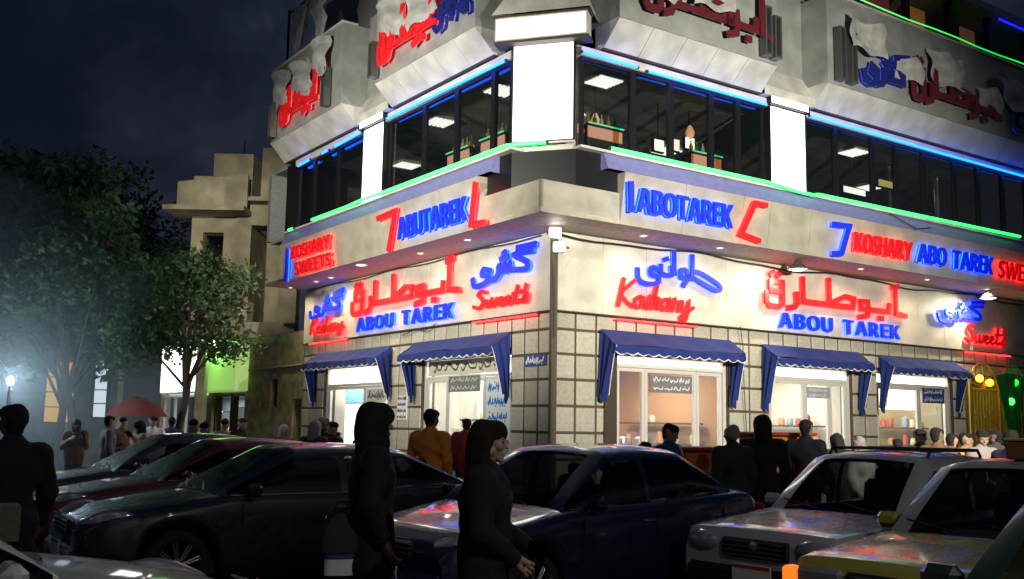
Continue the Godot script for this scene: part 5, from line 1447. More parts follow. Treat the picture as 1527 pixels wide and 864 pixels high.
	for c in crowd:
		var x = (c[1] - 763.5) / 1520.0 * c[2] * 1.008
		var f = B.affine_inverse() * Vector3(x, 0, -c[2])
		var y = 0.14 if f.x > -2.55 and f.z < 2.55 else 0.0
		var ps = {"tilt": Vector3(rng.randf_range(-0.15, 0.3), rng.randf_range(-0.7, 0.7), rng.randf_range(-0.12, 0.12)), "chest": Vector3(rng.randf_range(-0.04, 0.04), 1.29, rng.randf_range(-0.03, 0.08))}
		if rng.randf() < 0.5: ps["wl"] = Vector3(0.14, rng.randf_range(1.0, 1.45), 0.26)
		if rng.randf() < 0.35: ps["wr"] = Vector3(-0.16, rng.randf_range(1.0, 1.3), 0.25)
		var cc = c[5] * 1.5
		cc.a = 1.0
		person(c[0], Vector3(x, y, -c[2]), c[6], {"h": c[3], "hair": c[4], "coat": cc, "pose": ps, "eyes": true, "skin": lin(0.34, 0.21, 0.14) * (0.75 + 0.5 * rng.randf()), "hair_c": lin(0.35, 0.33, 0.30) if "light head" in c[0] or "white cap" in c[0] or "cream" in c[0] else lin(0.012, 0.010, 0.009)})
	# what they carry
	var bag = thing("carrier_bag", "white plastic carrier bag hanging from the man's hand", "bag", at(Vector3(-3.42, 0.42, -6.86), 0.3))
	var rows = []
	for i in 8:
		var f = i / 7.0
		var ln = []
		for j in 20:
			var an = TAU * j / 20.0
			var rr = 0.14 + 0.03 * sin(f * 3.0) + 0.012 * sin(an * 5.0 + f * 7.0)
			ln.append(Vector3(cos(an) * rr, f * 0.38 + 0.01 * sin(an * 3), -sin(an) * rr * 0.6))
		rows.append(ln)
	var bm = MB.new(); bm.grid(rows, true)
	obj("sack", bm, mat(lin(0.55, 0.55, 0.55), 0.4), bag)
	for sx in [-1, 1]:
		var hd = MB.new(); hd.tube([Vector3(0.08 * sx, 0.37, 0.02), Vector3(0.05 * sx, 0.47, 0.01), Vector3(0.0, 0.52, 0.0)], 0.012, 0.008, 6)
		obj("handle", hd, mat(lin(0.55, 0.55, 0.55), 0.4), bag)
	var sb = thing("shoulder_bag", "dark rounded bag with blue band and white base hanging from the hooded person's arm", "bag", at(Vector3(-1.04, 0.70, -6.62), 0.4))
	for q in [[0.0, 0.10, M.trim, "base_panel", 0.12], [0.10, 0.14, mat(lin(0.02, 0.04, 0.16), 0.6), "band", 0.124], [0.14, 0.38, cloth(lin(0.03, 0.03, 0.033)), "body", 0.15]]:
		var rw = []
		for i in 7:
			var y = lerpf(q[0], q[1], i / 6.0)
			var sc = q[4] * (1.0 if y < 0.2 else sqrt(maxf(0.0, 1.0 - pow((y - 0.2) / 0.185, 2.0))) * 0.92 + 0.06)
			var ln = []
			for j in 18: ln.append(Vector3(cos(TAU * j / 18) * sc, y, -sin(TAU * j / 18) * sc * 0.45))
			rw.append(ln)
		var m = MB.new(); m.grid(rw, true)
		obj(q[3], m, q[2], sb)
	var stp = MB.new(); stp.tube([Vector3(-0.12, 0.33, 0), Vector3(-0.05, 0.46, 0), Vector3(0.05, 0.46, 0), Vector3(0.12, 0.33, 0)], 0.014, 0.014, 6)
	obj("strap", stp, M.black, sb)
# ---------------------------------------------------------------- cars: forward is +x, right-hand side is +z
func curve(p: Array, x: float) -> float:   # smooth height through [x, y] pairs with x falling
	var n = p.size()
	if x >= p[0][0]: return p[0][1]
	if x <= p[n - 1][0]: return p[n - 1][1]
	for k in n - 1:
		if x <= p[k][0] and x >= p[k + 1][0]:
			var t = (p[k][0] - x) / (p[k][0] - p[k + 1][0])
			return cubic_interpolate(p[k][1], p[k + 1][1], p[maxi(k - 1, 0)][1], p[mini(k + 2, n - 1)][1], t)
	return p[0][1]

func car(label, front_left: Vector3, heading: float, o: Dictionary):
	# front_left: ground point under the front left corner; heading: angle of the nose from -x towards +z
	var f = Vector3(-cos(heading), 0, sin(heading))
	var bas = Basis(f, Vector3.UP, f.cross(Vector3.UP))
	var L: float = o.get("L", 4.5); var W: float = o.get("W", 1.76); var H: float = o.get("H", 1.46)
	var old: bool = o.get("old", false)
	var centre = front_left - f * (L / 2) + bas.z * (W / 2)
	var c = thing("parked_car", label, "car", Transform3D(bas, centre))
	var pm = o.paint
	var h2 = L / 2; var hw = W / 2
	var wx = [h2 - 0.86, -h2 + 0.98]
	var wr = 0.315
	var belt: float = o.get("belt", 0.94)
	var top = [[h2, belt - 0.32], [h2 - 0.06, belt - 0.25], [h2 - 0.3, belt - 0.16], [h2 - 0.9, belt - 0.06], [h2 - 1.35, belt], [0.0, belt + 0.01], [-h2 + 1.1, belt + 0.06], [-h2 + 0.35, belt + 0.07], [-h2 + 0.06, belt - 0.02], [-h2, belt - 0.12]]
	if old: top = [[h2, belt - 0.22], [h2 - 0.03, belt - 0.12], [h2 - 0.2, belt - 0.09], [h2 - 0.9, belt - 0.04], [h2 - 1.25, belt], [0.0, belt + 0.01], [-h2 + 1.1, belt + 0.04], [-h2 + 0.3, belt + 0.03], [-h2 + 0.03, belt], [-h2, belt - 0.06]]
	var x0 = h2 - 1.22; var x1 = x0 - (0.62 if old else 0.80); var x3 = -h2 + (0.72 if old else 0.62); var x2 = x3 + (0.52 if old else 0.72)
	if o.has("x"): x0 = o.x[0]; x1 = o.x[1]; x2 = o.x[2]; x3 = o.x[3]
	# lower shell
	var xs = []
	var N = 64
	for i in N + 1:
		var u = float(i) / N
		xs.append(h2 - L * (u + 0.035 * sin(TAU * u) * -1.0))
	var rows = []
	for x in xs:
		var e = absf(x) / h2
		var w = hw * (1.0 - (0.05 if old else 0.13) * pow(e, 5.0) - (0.03 if old else 0.09) * pow(e, 24.0))
		var yt = curve(top, x)
		var yb = 0.19 + (0.10 if e > 0.97 else 0.0) + 0.06 * pow(e, 12.0)
		for q in wx:
			var d = absf(x - q)
			if d < wr + 0.065: yb = maxf(yb, 0.31 + sqrt(pow(wr + 0.065, 2.0) - d * d))
		yb = minf(yb, yt - 0.12)
		var ms = yb + (yt - yb) * 0.5
		var ln = []
		var half = [[w * 0.93, yb], [w * 0.985, yb + 0.02], [w, lerpf(yb, ms, 0.55)], [w * 1.0, ms], [w * 0.985, lerpf(ms, yt, 0.55)], [w * 0.975, yt - 0.07], [w * 0.955, yt - 0.03], [w * 0.91, yt - 0.005], [w * 0.80, yt + 0.012], [w * 0.5, yt + 0.028], [0.0, yt + 0.033]]
		if old: half = [[w * 0.95, yb], [w * 0.985, yb + 0.02], [w, lerpf(yb, ms, 0.55)], [w * 1.0, ms], [w * 0.992, lerpf(ms, yt, 0.55)], [w * 0.985, yt - 0.05], [w * 0.965, yt - 0.015], [w * 0.92, yt], [w * 0.80, yt + 0.006], [w * 0.5, yt + 0.014], [0.0, yt + 0.016]]
		for q in half: ln.append(Vector3(x, q[1], -q[0]))
		for k in range(half.size() - 2, -1, -1): ln.append(Vector3(x, half[k][1], half[k][0]))
		rows.append(ln)
	var sh = MB.new()
	var C = rows[0].size()
	var nn = []
	for i in rows.size():
		var l2 = []
		for j in C:
			l2.append((rows[i][mini(j + 1, C - 1)] - rows[i][maxi(j - 1, 0)]).cross(rows[mini(i + 1, N)][j] - rows[maxi(i - 1, 0)][j]).normalized())
		nn.append(l2)
	for i in N:
		for j in C - 1:
			var mx = (xs[i] + xs[i + 1]) / 2
			if j >= 8 and j < C - 9 and mx < x0 - 0.02 and mx > x3 + 0.02: continue
			sh.cell(rows[i][j], rows[i][j + 1], rows[i + 1][j + 1], rows[i + 1][j], nn[i][j], nn[i][j + 1], nn[i + 1][j + 1], nn[i + 1][j])
	for e in [0, N]:
		var p = rows[e]
		for j in range(0, C / 2):
			if e == 0: sh.quad(p[j], p[C - 1 - j], p[C - 2 - j], p[j + 1])
			else: sh.quad(p[j + 1], p[C - 2 - j], p[C - 1 - j], p[j])
	obj("body", sh, pm, c)
	# floor pan and cabin tub
	var tub = MB.new(); tub.bbox(Vector3(-h2 + 0.25, 0.22, -hw * 0.80), Vector3(h2 - 0.25, 0.34, hw * 0.80))
	tub.bbox(Vector3(x0 - 0.35, 0.5, -hw * 0.80), Vector3(x0 - 0.02, belt - 0.06, hw * 0.80)); tub.bbox(Vector3(x3 + 0.02, 0.5, -hw * 0.78), Vector3(x3 + 0.4, belt - 0.04, hw * 0.78))
	obj("cabin_floor", tub, M.black, c)
	for q in [[x0 - 1.15, -0.36], [x0 - 1.15, 0.36], [x3 + 0.75, -0.36], [x3 + 0.75, 0.36]]:
		var st = MB.new(); st.bevel(Vector3(q[0], 0.52, q[1]), Vector3(0.5, 0.16, 0.48), 0.05); st.bevel(Vector3(0, 0.32, 0), Vector3(0.14, 0.62, 0.46), 0.05, Transform3D(Basis(Vector3.BACK, 0.18), Vector3(q[0] - 0.26, 0.54, q[1]))); st.bevel(Vector3(q[0] - 0.38, 1.20, q[1]), Vector3(0.08, 0.15, 0.24), 0.03)
		obj("seat", st, o.get("seat", M.rubber), c)
	var sw = MB.new(); var rim = []
	for k in 17: rim.append(Vector3(0, cos(TAU * k / 16) * 0.18, sin(TAU * k / 16) * 0.18))
	sw.tube(rim, 0.014, 0.014, 6, Transform3D(Basis(Vector3.BACK, 0.4), Vector3(x0 - 0.5, belt - 0.02, -0.36)))
	obj("steering_wheel", sw, M.black, c)
	# greenhouse: pillars and roof painted, the rest glass
	var wb = hw * 0.885; var wt = hw * (0.74 if old else 0.66)
	var gx = []
	for k in 11: gx.append(lerpf(x0, x1, k / 10.0))
	for k in range(1, 17): gx.append(lerpf(x1, x2, k / 16.0))
	for k in range(1, 9): gx.append(lerpf(x2, x3, k / 8.0))
	var xb = (x0 + x2) / 2 - 0.28
	var gr = []
	for x in gx:
		var base = curve(top, x) - 0.012
		var hh = base
		if x > x1: hh = lerpf(base, H - 0.02, pow((x0 - x) / (x0 - x1), 0.90))
		elif x > x2: hh = H - 0.02 + 0.03 * sin(PI * (x1 - x) / (x1 - x2))
		else: hh = lerpf(base, H - 0.02, pow((x - x3) / (x2 - x3), 0.85))
		var rise = clampf((hh - base) / (H - belt), 0.0, 1.0)
		var ww = lerpf(wb, wt, rise)
		var wbx = wb * (1.0 - 0.03 * pow(absf(x) / h2, 4.0))
		var ln = []
		for s in 7:
			var v = s / 6.0
			ln.append(Vector3(x, lerpf(base, hh, v) - (0.0 if s < 6 else 0.012 * rise), -(lerpf(wbx, ww, v) + 0.035 * sin(PI * v) * rise)))
		for s in range(1, 10):
			var v = s / 10.0 * 2.0 - 1.0
			ln.append(Vector3(x, hh + 0.035 * (1.0 - v * v) * rise + (0.02 * (1.0 - pow(absf(v), 6.0))) * rise, v * ww))
		for s in range(6, -1, -1):
			var q = ln[s]; ln.append(Vector3(q.x, q.y, -q.z))
		gr.append(ln)
	var G = gr[0].size()
	var gn = []
	for i in gr.size():
		var l2 = []
		for j in G:
			l2.append((gr[i][mini(j + 1, G - 1)] - gr[i][maxi(j - 1, 0)]).cross(gr[mini(i + 1, gr.size() - 1)][j] - gr[maxi(i - 1, 0)][j]).normalized())
		gn.append(l2)
	var roof = MB.new(); var panes = {"windscreen": MB.new(), "rear_window": MB.new(), "door_window": MB.new(), "rear_door_window": MB.new(), "door_window_": MB.new(), "rear_door_window_": MB.new()}
	for i in gr.size() - 1:
		var mx = (gx[i] + gx[i + 1]) / 2
		for j in G - 1:
			var tgt = roof
			if j >= 6 and j < G - 7:
				if mx > x1 and mx < x0 and j > 6 and j < G - 8 and i < 9: tgt = panes.windscreen
				elif mx < x2 and mx > x3 and j > 6 and j < G - 8 and i > gr.size() - 9: tgt = panes.rear_window
			else:
				var v = j if j < 6 else G - 2 - j
				if v >= 0 and v <= 4 and mx < x0 - 0.12 and mx > x3 + 0.28 and absf(mx - xb) > 0.055:
					var sfx = "" if j < 6 else "_"
					tgt = panes["door_window" + sfx] if mx > xb else panes["rear_door_window" + sfx]
			tgt.cell(gr[i][j], gr[i][j + 1], gr[i + 1][j + 1], gr[i + 1][j], gn[i][j], gn[i][j + 1], gn[i + 1][j + 1], gn[i + 1][j])
	obj("roof", roof, o.get("roof_paint", pm), c)
	for k in panes:
		obj(k.trim_suffix("_"), panes[k], o.get("glass", M.tint), c)
	# wheels
	for x in wx:
		for s in [-1, 1]:
			var zc = s * (hw - 0.115)
			var wt_ = Transform3D(Basis(Vector3.RIGHT, -PI / 2 * s), Vector3(x, wr, zc))   # +y of the wheel points outwards
			var wh = obj("wheel", (func():
				var m = MB.new(); m.lathe(PackedVector2Array([Vector2(0.20, -0.10), Vector2(0.27, -0.105), Vector2(0.305, -0.085), Vector2(wr, -0.05), Vector2(wr, 0.05), Vector2(0.305, 0.085), Vector2(0.27, 0.105), Vector2(0.225, 0.10), Vector2(0.22, 0.06)]), 28)
				return m).call(), M.rubber, c, wt_)
			wh.transform.basis = Basis(Vector3.RIGHT, PI / 2 * s)
			var rm = MB.new()
			var spokes = 9 if not old else 12
			for k in spokes:
				var an = TAU * k / spokes
				for dd in [-0.07, 0.07]:
					rm.tube([Vector3(cos(an + dd * 2) * 0.05, 0.075, sin(an + dd * 2) * 0.05), Vector3(cos(an + dd) * 0.215, 0.085, sin(an + dd) * 0.215)], 0.011, 0.010, 5)
			rm.lathe(PackedVector2Array([Vector2(0.205, 0.03), Vector2(0.222, 0.10), Vector2(0.232, 0.098)]), 28); rm.lathe(PackedVector2Array([Vector2(0.06, 0.06), Vector2(0.055, 0.092), Vector2(0.0, 0.095)]), 14)
			obj("rim", rm, M.steel, wh)
			var dk = MB.new(); dk.lathe(PackedVector2Array([Vector2(0.22, 0.02), Vector2(0.0, 0.025)]), 20)
			obj("brake_disc", dk, M.black, wh)
	# lights, grille, plate, bumpers
	var nose = h2
	for s in [-1, 1]:
		var hl = MB.new()
		if old:
			hl.bevel(Vector3(nose - 0.02, belt - 0.25, s * (hw - 0.27)), Vector3(0.10, 0.17, 0.36), 0.03)
			if o.get("round", false):
				hl = MB.new(); hl.ball(Vector3(nose - 0.06, belt - 0.23, s * (hw - 0.26)), Vector3(0.10, 0.105, 0.22), 14)
		else:
			var rws = []
			for i in 7:
				var u = i / 6.0
				var ln = []
				for j in 9:
					var an = TAU * j / 8.0
					var xx = nose - 0.05 - 0.42 * u
					var zz = s * (hw * (0.60 + 0.29 * pow(u, 0.55)) )
					var rr = 0.075 * sin(PI * clampf(u * 0.9 + 0.08, 0, 1)) + 0.012
					ln.append(Vector3(xx + 0.02 * cos(an), belt - 0.235 + 0.07 * u + rr * sin(an), zz + s * rr * 0.55 * cos(an)))
				rws.append(ln)
			hl.grid(rws, false, s > 0)
		obj("headlight", hl, M.lens, c)
		if o.get("indicator", false) and s > 0:
			var ind = MB.new(); ind.bevel(Vector3(nose - 0.01, belt - 0.26, s * (hw - 0.055)), Vector3(0.13, 0.17, 0.11), 0.02)
			obj("indicator_light", ind, glow(Color(1.0, 0.42, 0.10), 1.6, Color(0.9, 0.4, 0.1)), c)
		var tl = MB.new(); tl.bevel(Vector3(-h2 + 0.02, belt - 0.13, s * (hw - 0.26)), Vector3(0.10, 0.15, 0.34), 0.03)
		obj("tail_light", tl, mat(lin(0.25, 0.01, 0.012), 0.25), c)
		# mirror, handles, seams
		var mr = MB.new(); mr.bevel(Vector3(x0 - 0.30, belt + 0.06, s * (hw + 0.075)), Vector3(0.11, 0.13, 0.20), 0.04); mr.tube([Vector3(x0 - 0.28, belt - 0.0, s * (hw - 0.06)), Vector3(x0 - 0.29, belt + 0.03, s * (hw + 0.02))], 0.022, 0.022, 6)
		obj("wing_mirror", mr, o.get("mirror", pm), c)
		for x in [xb + 0.10, x3 + 0.42]:
			var hd = MB.new(); hd.bevel(Vector3(x, belt - 0.13, s * (hw * 0.992)), Vector3(0.17, 0.03, 0.035), 0.012)
			obj("door_handle", hd, o.get("handle", M.steel), c)
		for x in [x0 - 0.22, xb, x3 + 0.30]:
			var sm = MB.new(); sm.bbox(Vector3(x - 0.004, 0.30, s * hw * 0.997 - 0.006), Vector3(x + 0.004, belt - 0.07, s * hw * 0.997 + 0.006))
			obj("door_seam", sm, M.black, c)
		var tr = MB.new(); tr.tube([Vector3(x0 - 0.12, belt + 0.003, s * hw * 0.90), Vector3(xb, belt + 0.012, s * hw * 0.905), Vector3(x3 + 0.25, belt + 0.045, s * hw * 0.895)], 0.008, 0.008, 5)
		obj("window_trim", tr, M.steel, c)
	var gl = MB.new(); gl.bevel(Vector3(nose - 0.008, belt - (0.25 if old else 0.30), 0), Vector3(0.06, 0.16, W * (0.42 if old else 0.36)), 0.02)
	obj("grille", gl, M.black, c)
	for k in 4:
		var gb = MB.new(); gb.bbox(Vector3(nose + 0.022, belt - 0.315 + k * 0.038, -W * 0.18), Vector3(nose + 0.03, belt - 0.303 + k * 0.038, W * 0.18))
		obj("grille_bar", gb, M.steel, c)
	var bd = MB.new(); bd.lathe(PackedVector2Array([Vector2(0.045, 0.0), Vector2(0.045, 0.008), Vector2(0.0, 0.012)]), 16, Transform3D(Basis(Vector3.BACK, -PI / 2), Vector3(nose + 0.028, belt - 0.22, 0)))
	obj("badge", bd, M.steel, c)
	for s in [-1, 1]:
		var bp = MB.new(); bp.bevel(Vector3((nose - 0.02) * s, 0.41, 0), Vector3(0.14, 0.17, W * (0.90 if old else 0.78)), 0.05)
		obj("bumper", bp, M.black if old else pm, c)
	var pl = MB.new(); pl.bevel(Vector3(nose + 0.055, 0.45, 0), Vector3(0.012, 0.15, 0.40), 0.005)
	var plate = obj("number_plate", pl, M.trim, c)
	var pb = MB.new(); pb.bbox(Vector3(nose + 0.06, 0.49, -0.19), Vector3(nose + 0.063, 0.52, 0.19))
	obj("plate_band", pb, mat(lin(0.45, 0.04, 0.03) if old else lin(0.05, 0.12, 0.4)), plate)
	for k in 2:
		var wp = MB.new(); wp.tube([Vector3(x0 + 0.04, belt + 0.03, -0.45 + k * 0.6), Vector3(x0 - 0.10, belt + 0.075 + 0.02, 0.02 + k * 0.6)], 0.008, 0.006, 5)
		obj("wiper", wp, M.black, c)
	if o.get("rack", false):
		for s in [-1, 1]:
			var rk = MB.new(); rk.tube([Vector3(x1 - 0.12, H + 0.01, s * wt * 0.86), Vector3(x1 - 0.18, H + 0.075, s * wt * 0.86), Vector3(x2 + 0.10, H + 0.075, s * wt * 0.86), Vector3(x2 + 0.04, H + 0.01, s * wt * 0.86)], 0.017, 0.017, 6)
			obj("rack_rail", rk, M.black, c)
		for k in 5:
			var x = lerpf(x1 - 0.2, x2 + 0.12, k / 4.0)
			var rk = MB.new(); rk.tube([Vector3(x, H + 0.08, -wt * 0.88), Vector3(x, H + 0.08, wt * 0.88)], 0.014, 0.014, 6)
			obj("rack_bar", rk, M.black, c)
	return c

func cars():
	M.lens = mat(lin(0.5, 0.5, 0.5), 0.08, 0.6); M.lens.clearcoat_enabled = true; M.lens.clearcoat = 1.0
	var clear = glass(Color(0.02, 0.028, 0.028), 0.60)
	car("black sedan with tinted windows and multi-spoke alloy wheels", Vector3(-3.73, 0, -9.12), deg_to_rad(33), {"L": 4.6, "W": 1.80, "H": 1.37, "paint": paint(lin(0.006, 0.009, 0.010))})
	car("dark maroon sedan parked between the black and the grey sedan", Vector3(-5.05, 0, -11.3), deg_to_rad(33), {"L": 4.5, "H": 1.38, "paint": paint(lin(0.13, 0.014, 0.018))})
	car("dark grey sedan parked beyond the maroon one", Vector3(-6.4, 0, -13.4), deg_to_rad(33), {"L": 4.5, "H": 1.40, "paint": paint(lin(0.04, 0.042, 0.044)), "glass": clear})
	car("blue-black sedan with its windscreen mirroring the neon", Vector3(-0.36, 0, -7.9), deg_to_rad(45), {"L": 4.5, "W": 1.76, "H": 1.43, "paint": paint(lin(0.006, 0.011, 0.036))})
	car("boxy silver car with a black roof rack", Vector3(2.62, 0, -8.2), deg_to_rad(40), {"L": 4.3, "W": 1.64, "H": 1.41, "old": true, "round": true, "rack": true, "belt": 0.90, "paint": paint(lin(0.38, 0.38, 0.40), 0.22), "glass": clear})
	car("olive boxy taxi with a lit orange indicator", Vector3(2.98, 0, -6.05), deg_to_rad(40), {"L": 4.3, "W": 1.62, "H": 1.41, "old": true, "indicator": true, "belt": 0.90, "paint": paint(lin(0.34, 0.32, 0.05), 0.22), "roof_paint": paint(lin(0.26, 0.27, 0.27), 0.3), "glass": clear, "seat": mat(lin(0.12, 0.11, 0.10), 0.8)})
	car("dark green car with its windscreen close beside the olive taxi", Vector3(1.95, 0, -2.5), deg_to_rad(40), {"L": 4.3, "W": 1.66, "H": 1.42, "old": true, "belt": 0.93, "paint": paint(lin(0.012, 0.03, 0.022)), "glass": clear})
	car("white sedan heading the other way from the black ones", Vector3(-2.0, 0, -6.6), deg_to_rad(180 + 40), {"L": 4.4, "W": 1.72, "H": 1.45, "paint": paint(lin(0.55, 0.56, 0.55), 0.3), "glass": clear})
# ---------------------------------------------------------------- the street around
func flood_pole(label, p: Vector3, target: Vector3, e: float, angle: float):
	var f = thing("floodlight_pole", label, "street light", at(Vector3(p.x, 0, p.z)))
	var m = MB.new(); m.tube([Vector3.ZERO, Vector3(0, p.y, 0)], 0.09, 0.06, 12)
	obj("pole", m, M.steel, f)
	var ft = MB.new(); ft.bevel(Vector3(0, 0.06, 0), Vector3(0.4, 0.12, 0.4), 0.03)
	obj("foot", ft, M.kerb, f)
	var d = (target - p).normalized()
	var hb = Basis.looking_at(d)
	var hd = MB.new(); hd.bevel(Vector3(0, 0, 0.1), Vector3(0.5, 0.4, 0.2), 0.04)
	obj("lamp_housing", hd, M.black, f, Transform3D(hb, Vector3(0, p.y, 0)))
	var ln = MB.new(); ln.bbox(Vector3(-0.22, -0.17, -0.012), Vector3(0.22, 0.17, -0.004))
	obj("lamp_lens", ln, glow(Color(1, 0.975, 0.91), 6.0), f, Transform3D(hb, Vector3(0, p.y, 0)))
	spot("flood_beam", Vector3(0, p.y, 0) + d * 0.2, d, Color(1.0, 0.975, 0.91), e, angle, f, 0.2)

func street_light(label, p: Vector3, e: float):
	var f = thing("street_light", label, "street light", at(p))
	var m = MB.new(); m.tube([Vector3.ZERO, Vector3(0, 6.6, 0), Vector3(-0.2, 7.2, 0), Vector3(-0.9, 7.5, 0), Vector3(-1.6, 7.5, 0)], 0.10, 0.05, 10)
	obj("pole", m, M.steel, f)
	var hd = MB.new(); hd.bevel(Vector3(-1.8, 7.5, 0), Vector3(0.7, 0.14, 0.3), 0.05)
	obj("lamp_housing", hd, M.steel, f)
	var ln = MB.new(); ln.bbox(Vector3(-2.08, 7.405, -0.11), Vector3(-1.52, 7.425, 0.11))
	obj("lamp_lens", ln, glow(Color(1, 0.90, 0.74), 8.0), f)
	spot("street_beam", Vector3(-1.8, 7.38, 0), Vector3(0, -1, -0.25), Color(1, 0.95, 0.87), e, 75.0, f, 0.2)

func tree(label, p: Vector3, height: float, spread: float, leaves: int, seed_: int, lean := Vector3.ZERO, leaf_c := lin(0.05, 0.085, 0.03), leaf_s := 0.13, low := 0.42):
	var t = thing("street_tree", label, "tree", at(p))
	var g = RandomNumberGenerator.new(); g.seed = seed_
	var trunk = MB.new()
	var fork = Vector3(lean.x * 0.5, height * low, lean.z * 0.5)
	var pts = []
	for k in 6:
		var f = k / 5.0
		pts.append(fork * f + Vector3(0.06 * sin(f * 5 + seed_), 0, 0.06 * cos(f * 4 + seed_)))
	trunk.tube(pts, 0.05 * sqrt(height), 0.032 * sqrt(height), 9)
	var tips = []
	for k in 9:
		var an = TAU * k / 9.0 + g.randf_range(-0.3, 0.3)
		var end = Vector3(lean.x, height * g.randf_range(low + 0.12, 0.96), lean.z) + Vector3(cos(an), 0, sin(an)) * spread * g.randf_range(0.35, 0.85)
		if k == 0: end = Vector3(lean.x, height * 0.97, lean.z)
		var st = fork * g.randf_range(0.85, 1.0)
		var mid = st.lerp(end, 0.5) + Vector3(g.randf_range(-0.2, 0.2), 0.25, g.randf_range(-0.2, 0.2))
		trunk.tube([st, mid, end], 0.018 * sqrt(height), 0.008, 6)
		tips.append(end); tips.append(mid.lerp(end, 0.5))
		for j in 3:
			var e2 = mid.lerp(end, g.randf_range(0.3, 1.0)) + Vector3(g.randf_range(-1, 1), g.randf_range(-0.4, 0.6), g.randf_range(-1, 1)) * spread * 0.35
			trunk.tube([mid.lerp(end, 0.4), e2], 0.012, 0.005, 5)
			tips.append(e2)
	obj("trunk", trunk, mat(lin(0.07, 0.055, 0.04), 0.9), t)
	var cr = MB.new()
	for k in leaves:
		var tip: Vector3 = tips[g.randi() % tips.size()]
		var rr = spread * 0.30 * pow(g.randf(), 0.5)
		var dir = Vector3(g.randfn(), g.randfn() * 0.8, g.randfn()).normalized()
		var c = tip + dir * rr
		var ax = Vector3(g.randfn(), g.randfn() * 0.6 - 0.4, g.randfn()).normalized()
		var sd = ax.cross(Vector3(g.randfn(), g.randfn(), g.randfn())).normalized()
		var s = leaf_s * g.randf_range(0.4, 1.6)
		var a = c - ax * s * 0.5; var b = c + ax * s * 0.5
		var nn = ax.cross(sd).normalized()
		cr.tri(a, c + sd * s * 0.28 + nn * s * 0.08, b); cr.tri(a, b, c - sd * s * 0.28 + nn * s * 0.08)
	var lm = mat(leaf_c, 0.55)
	lm.backlight_enabled = true; lm.backlight = leaf_c * 0.8
	obj("crown", cr, lm, t)
	return t

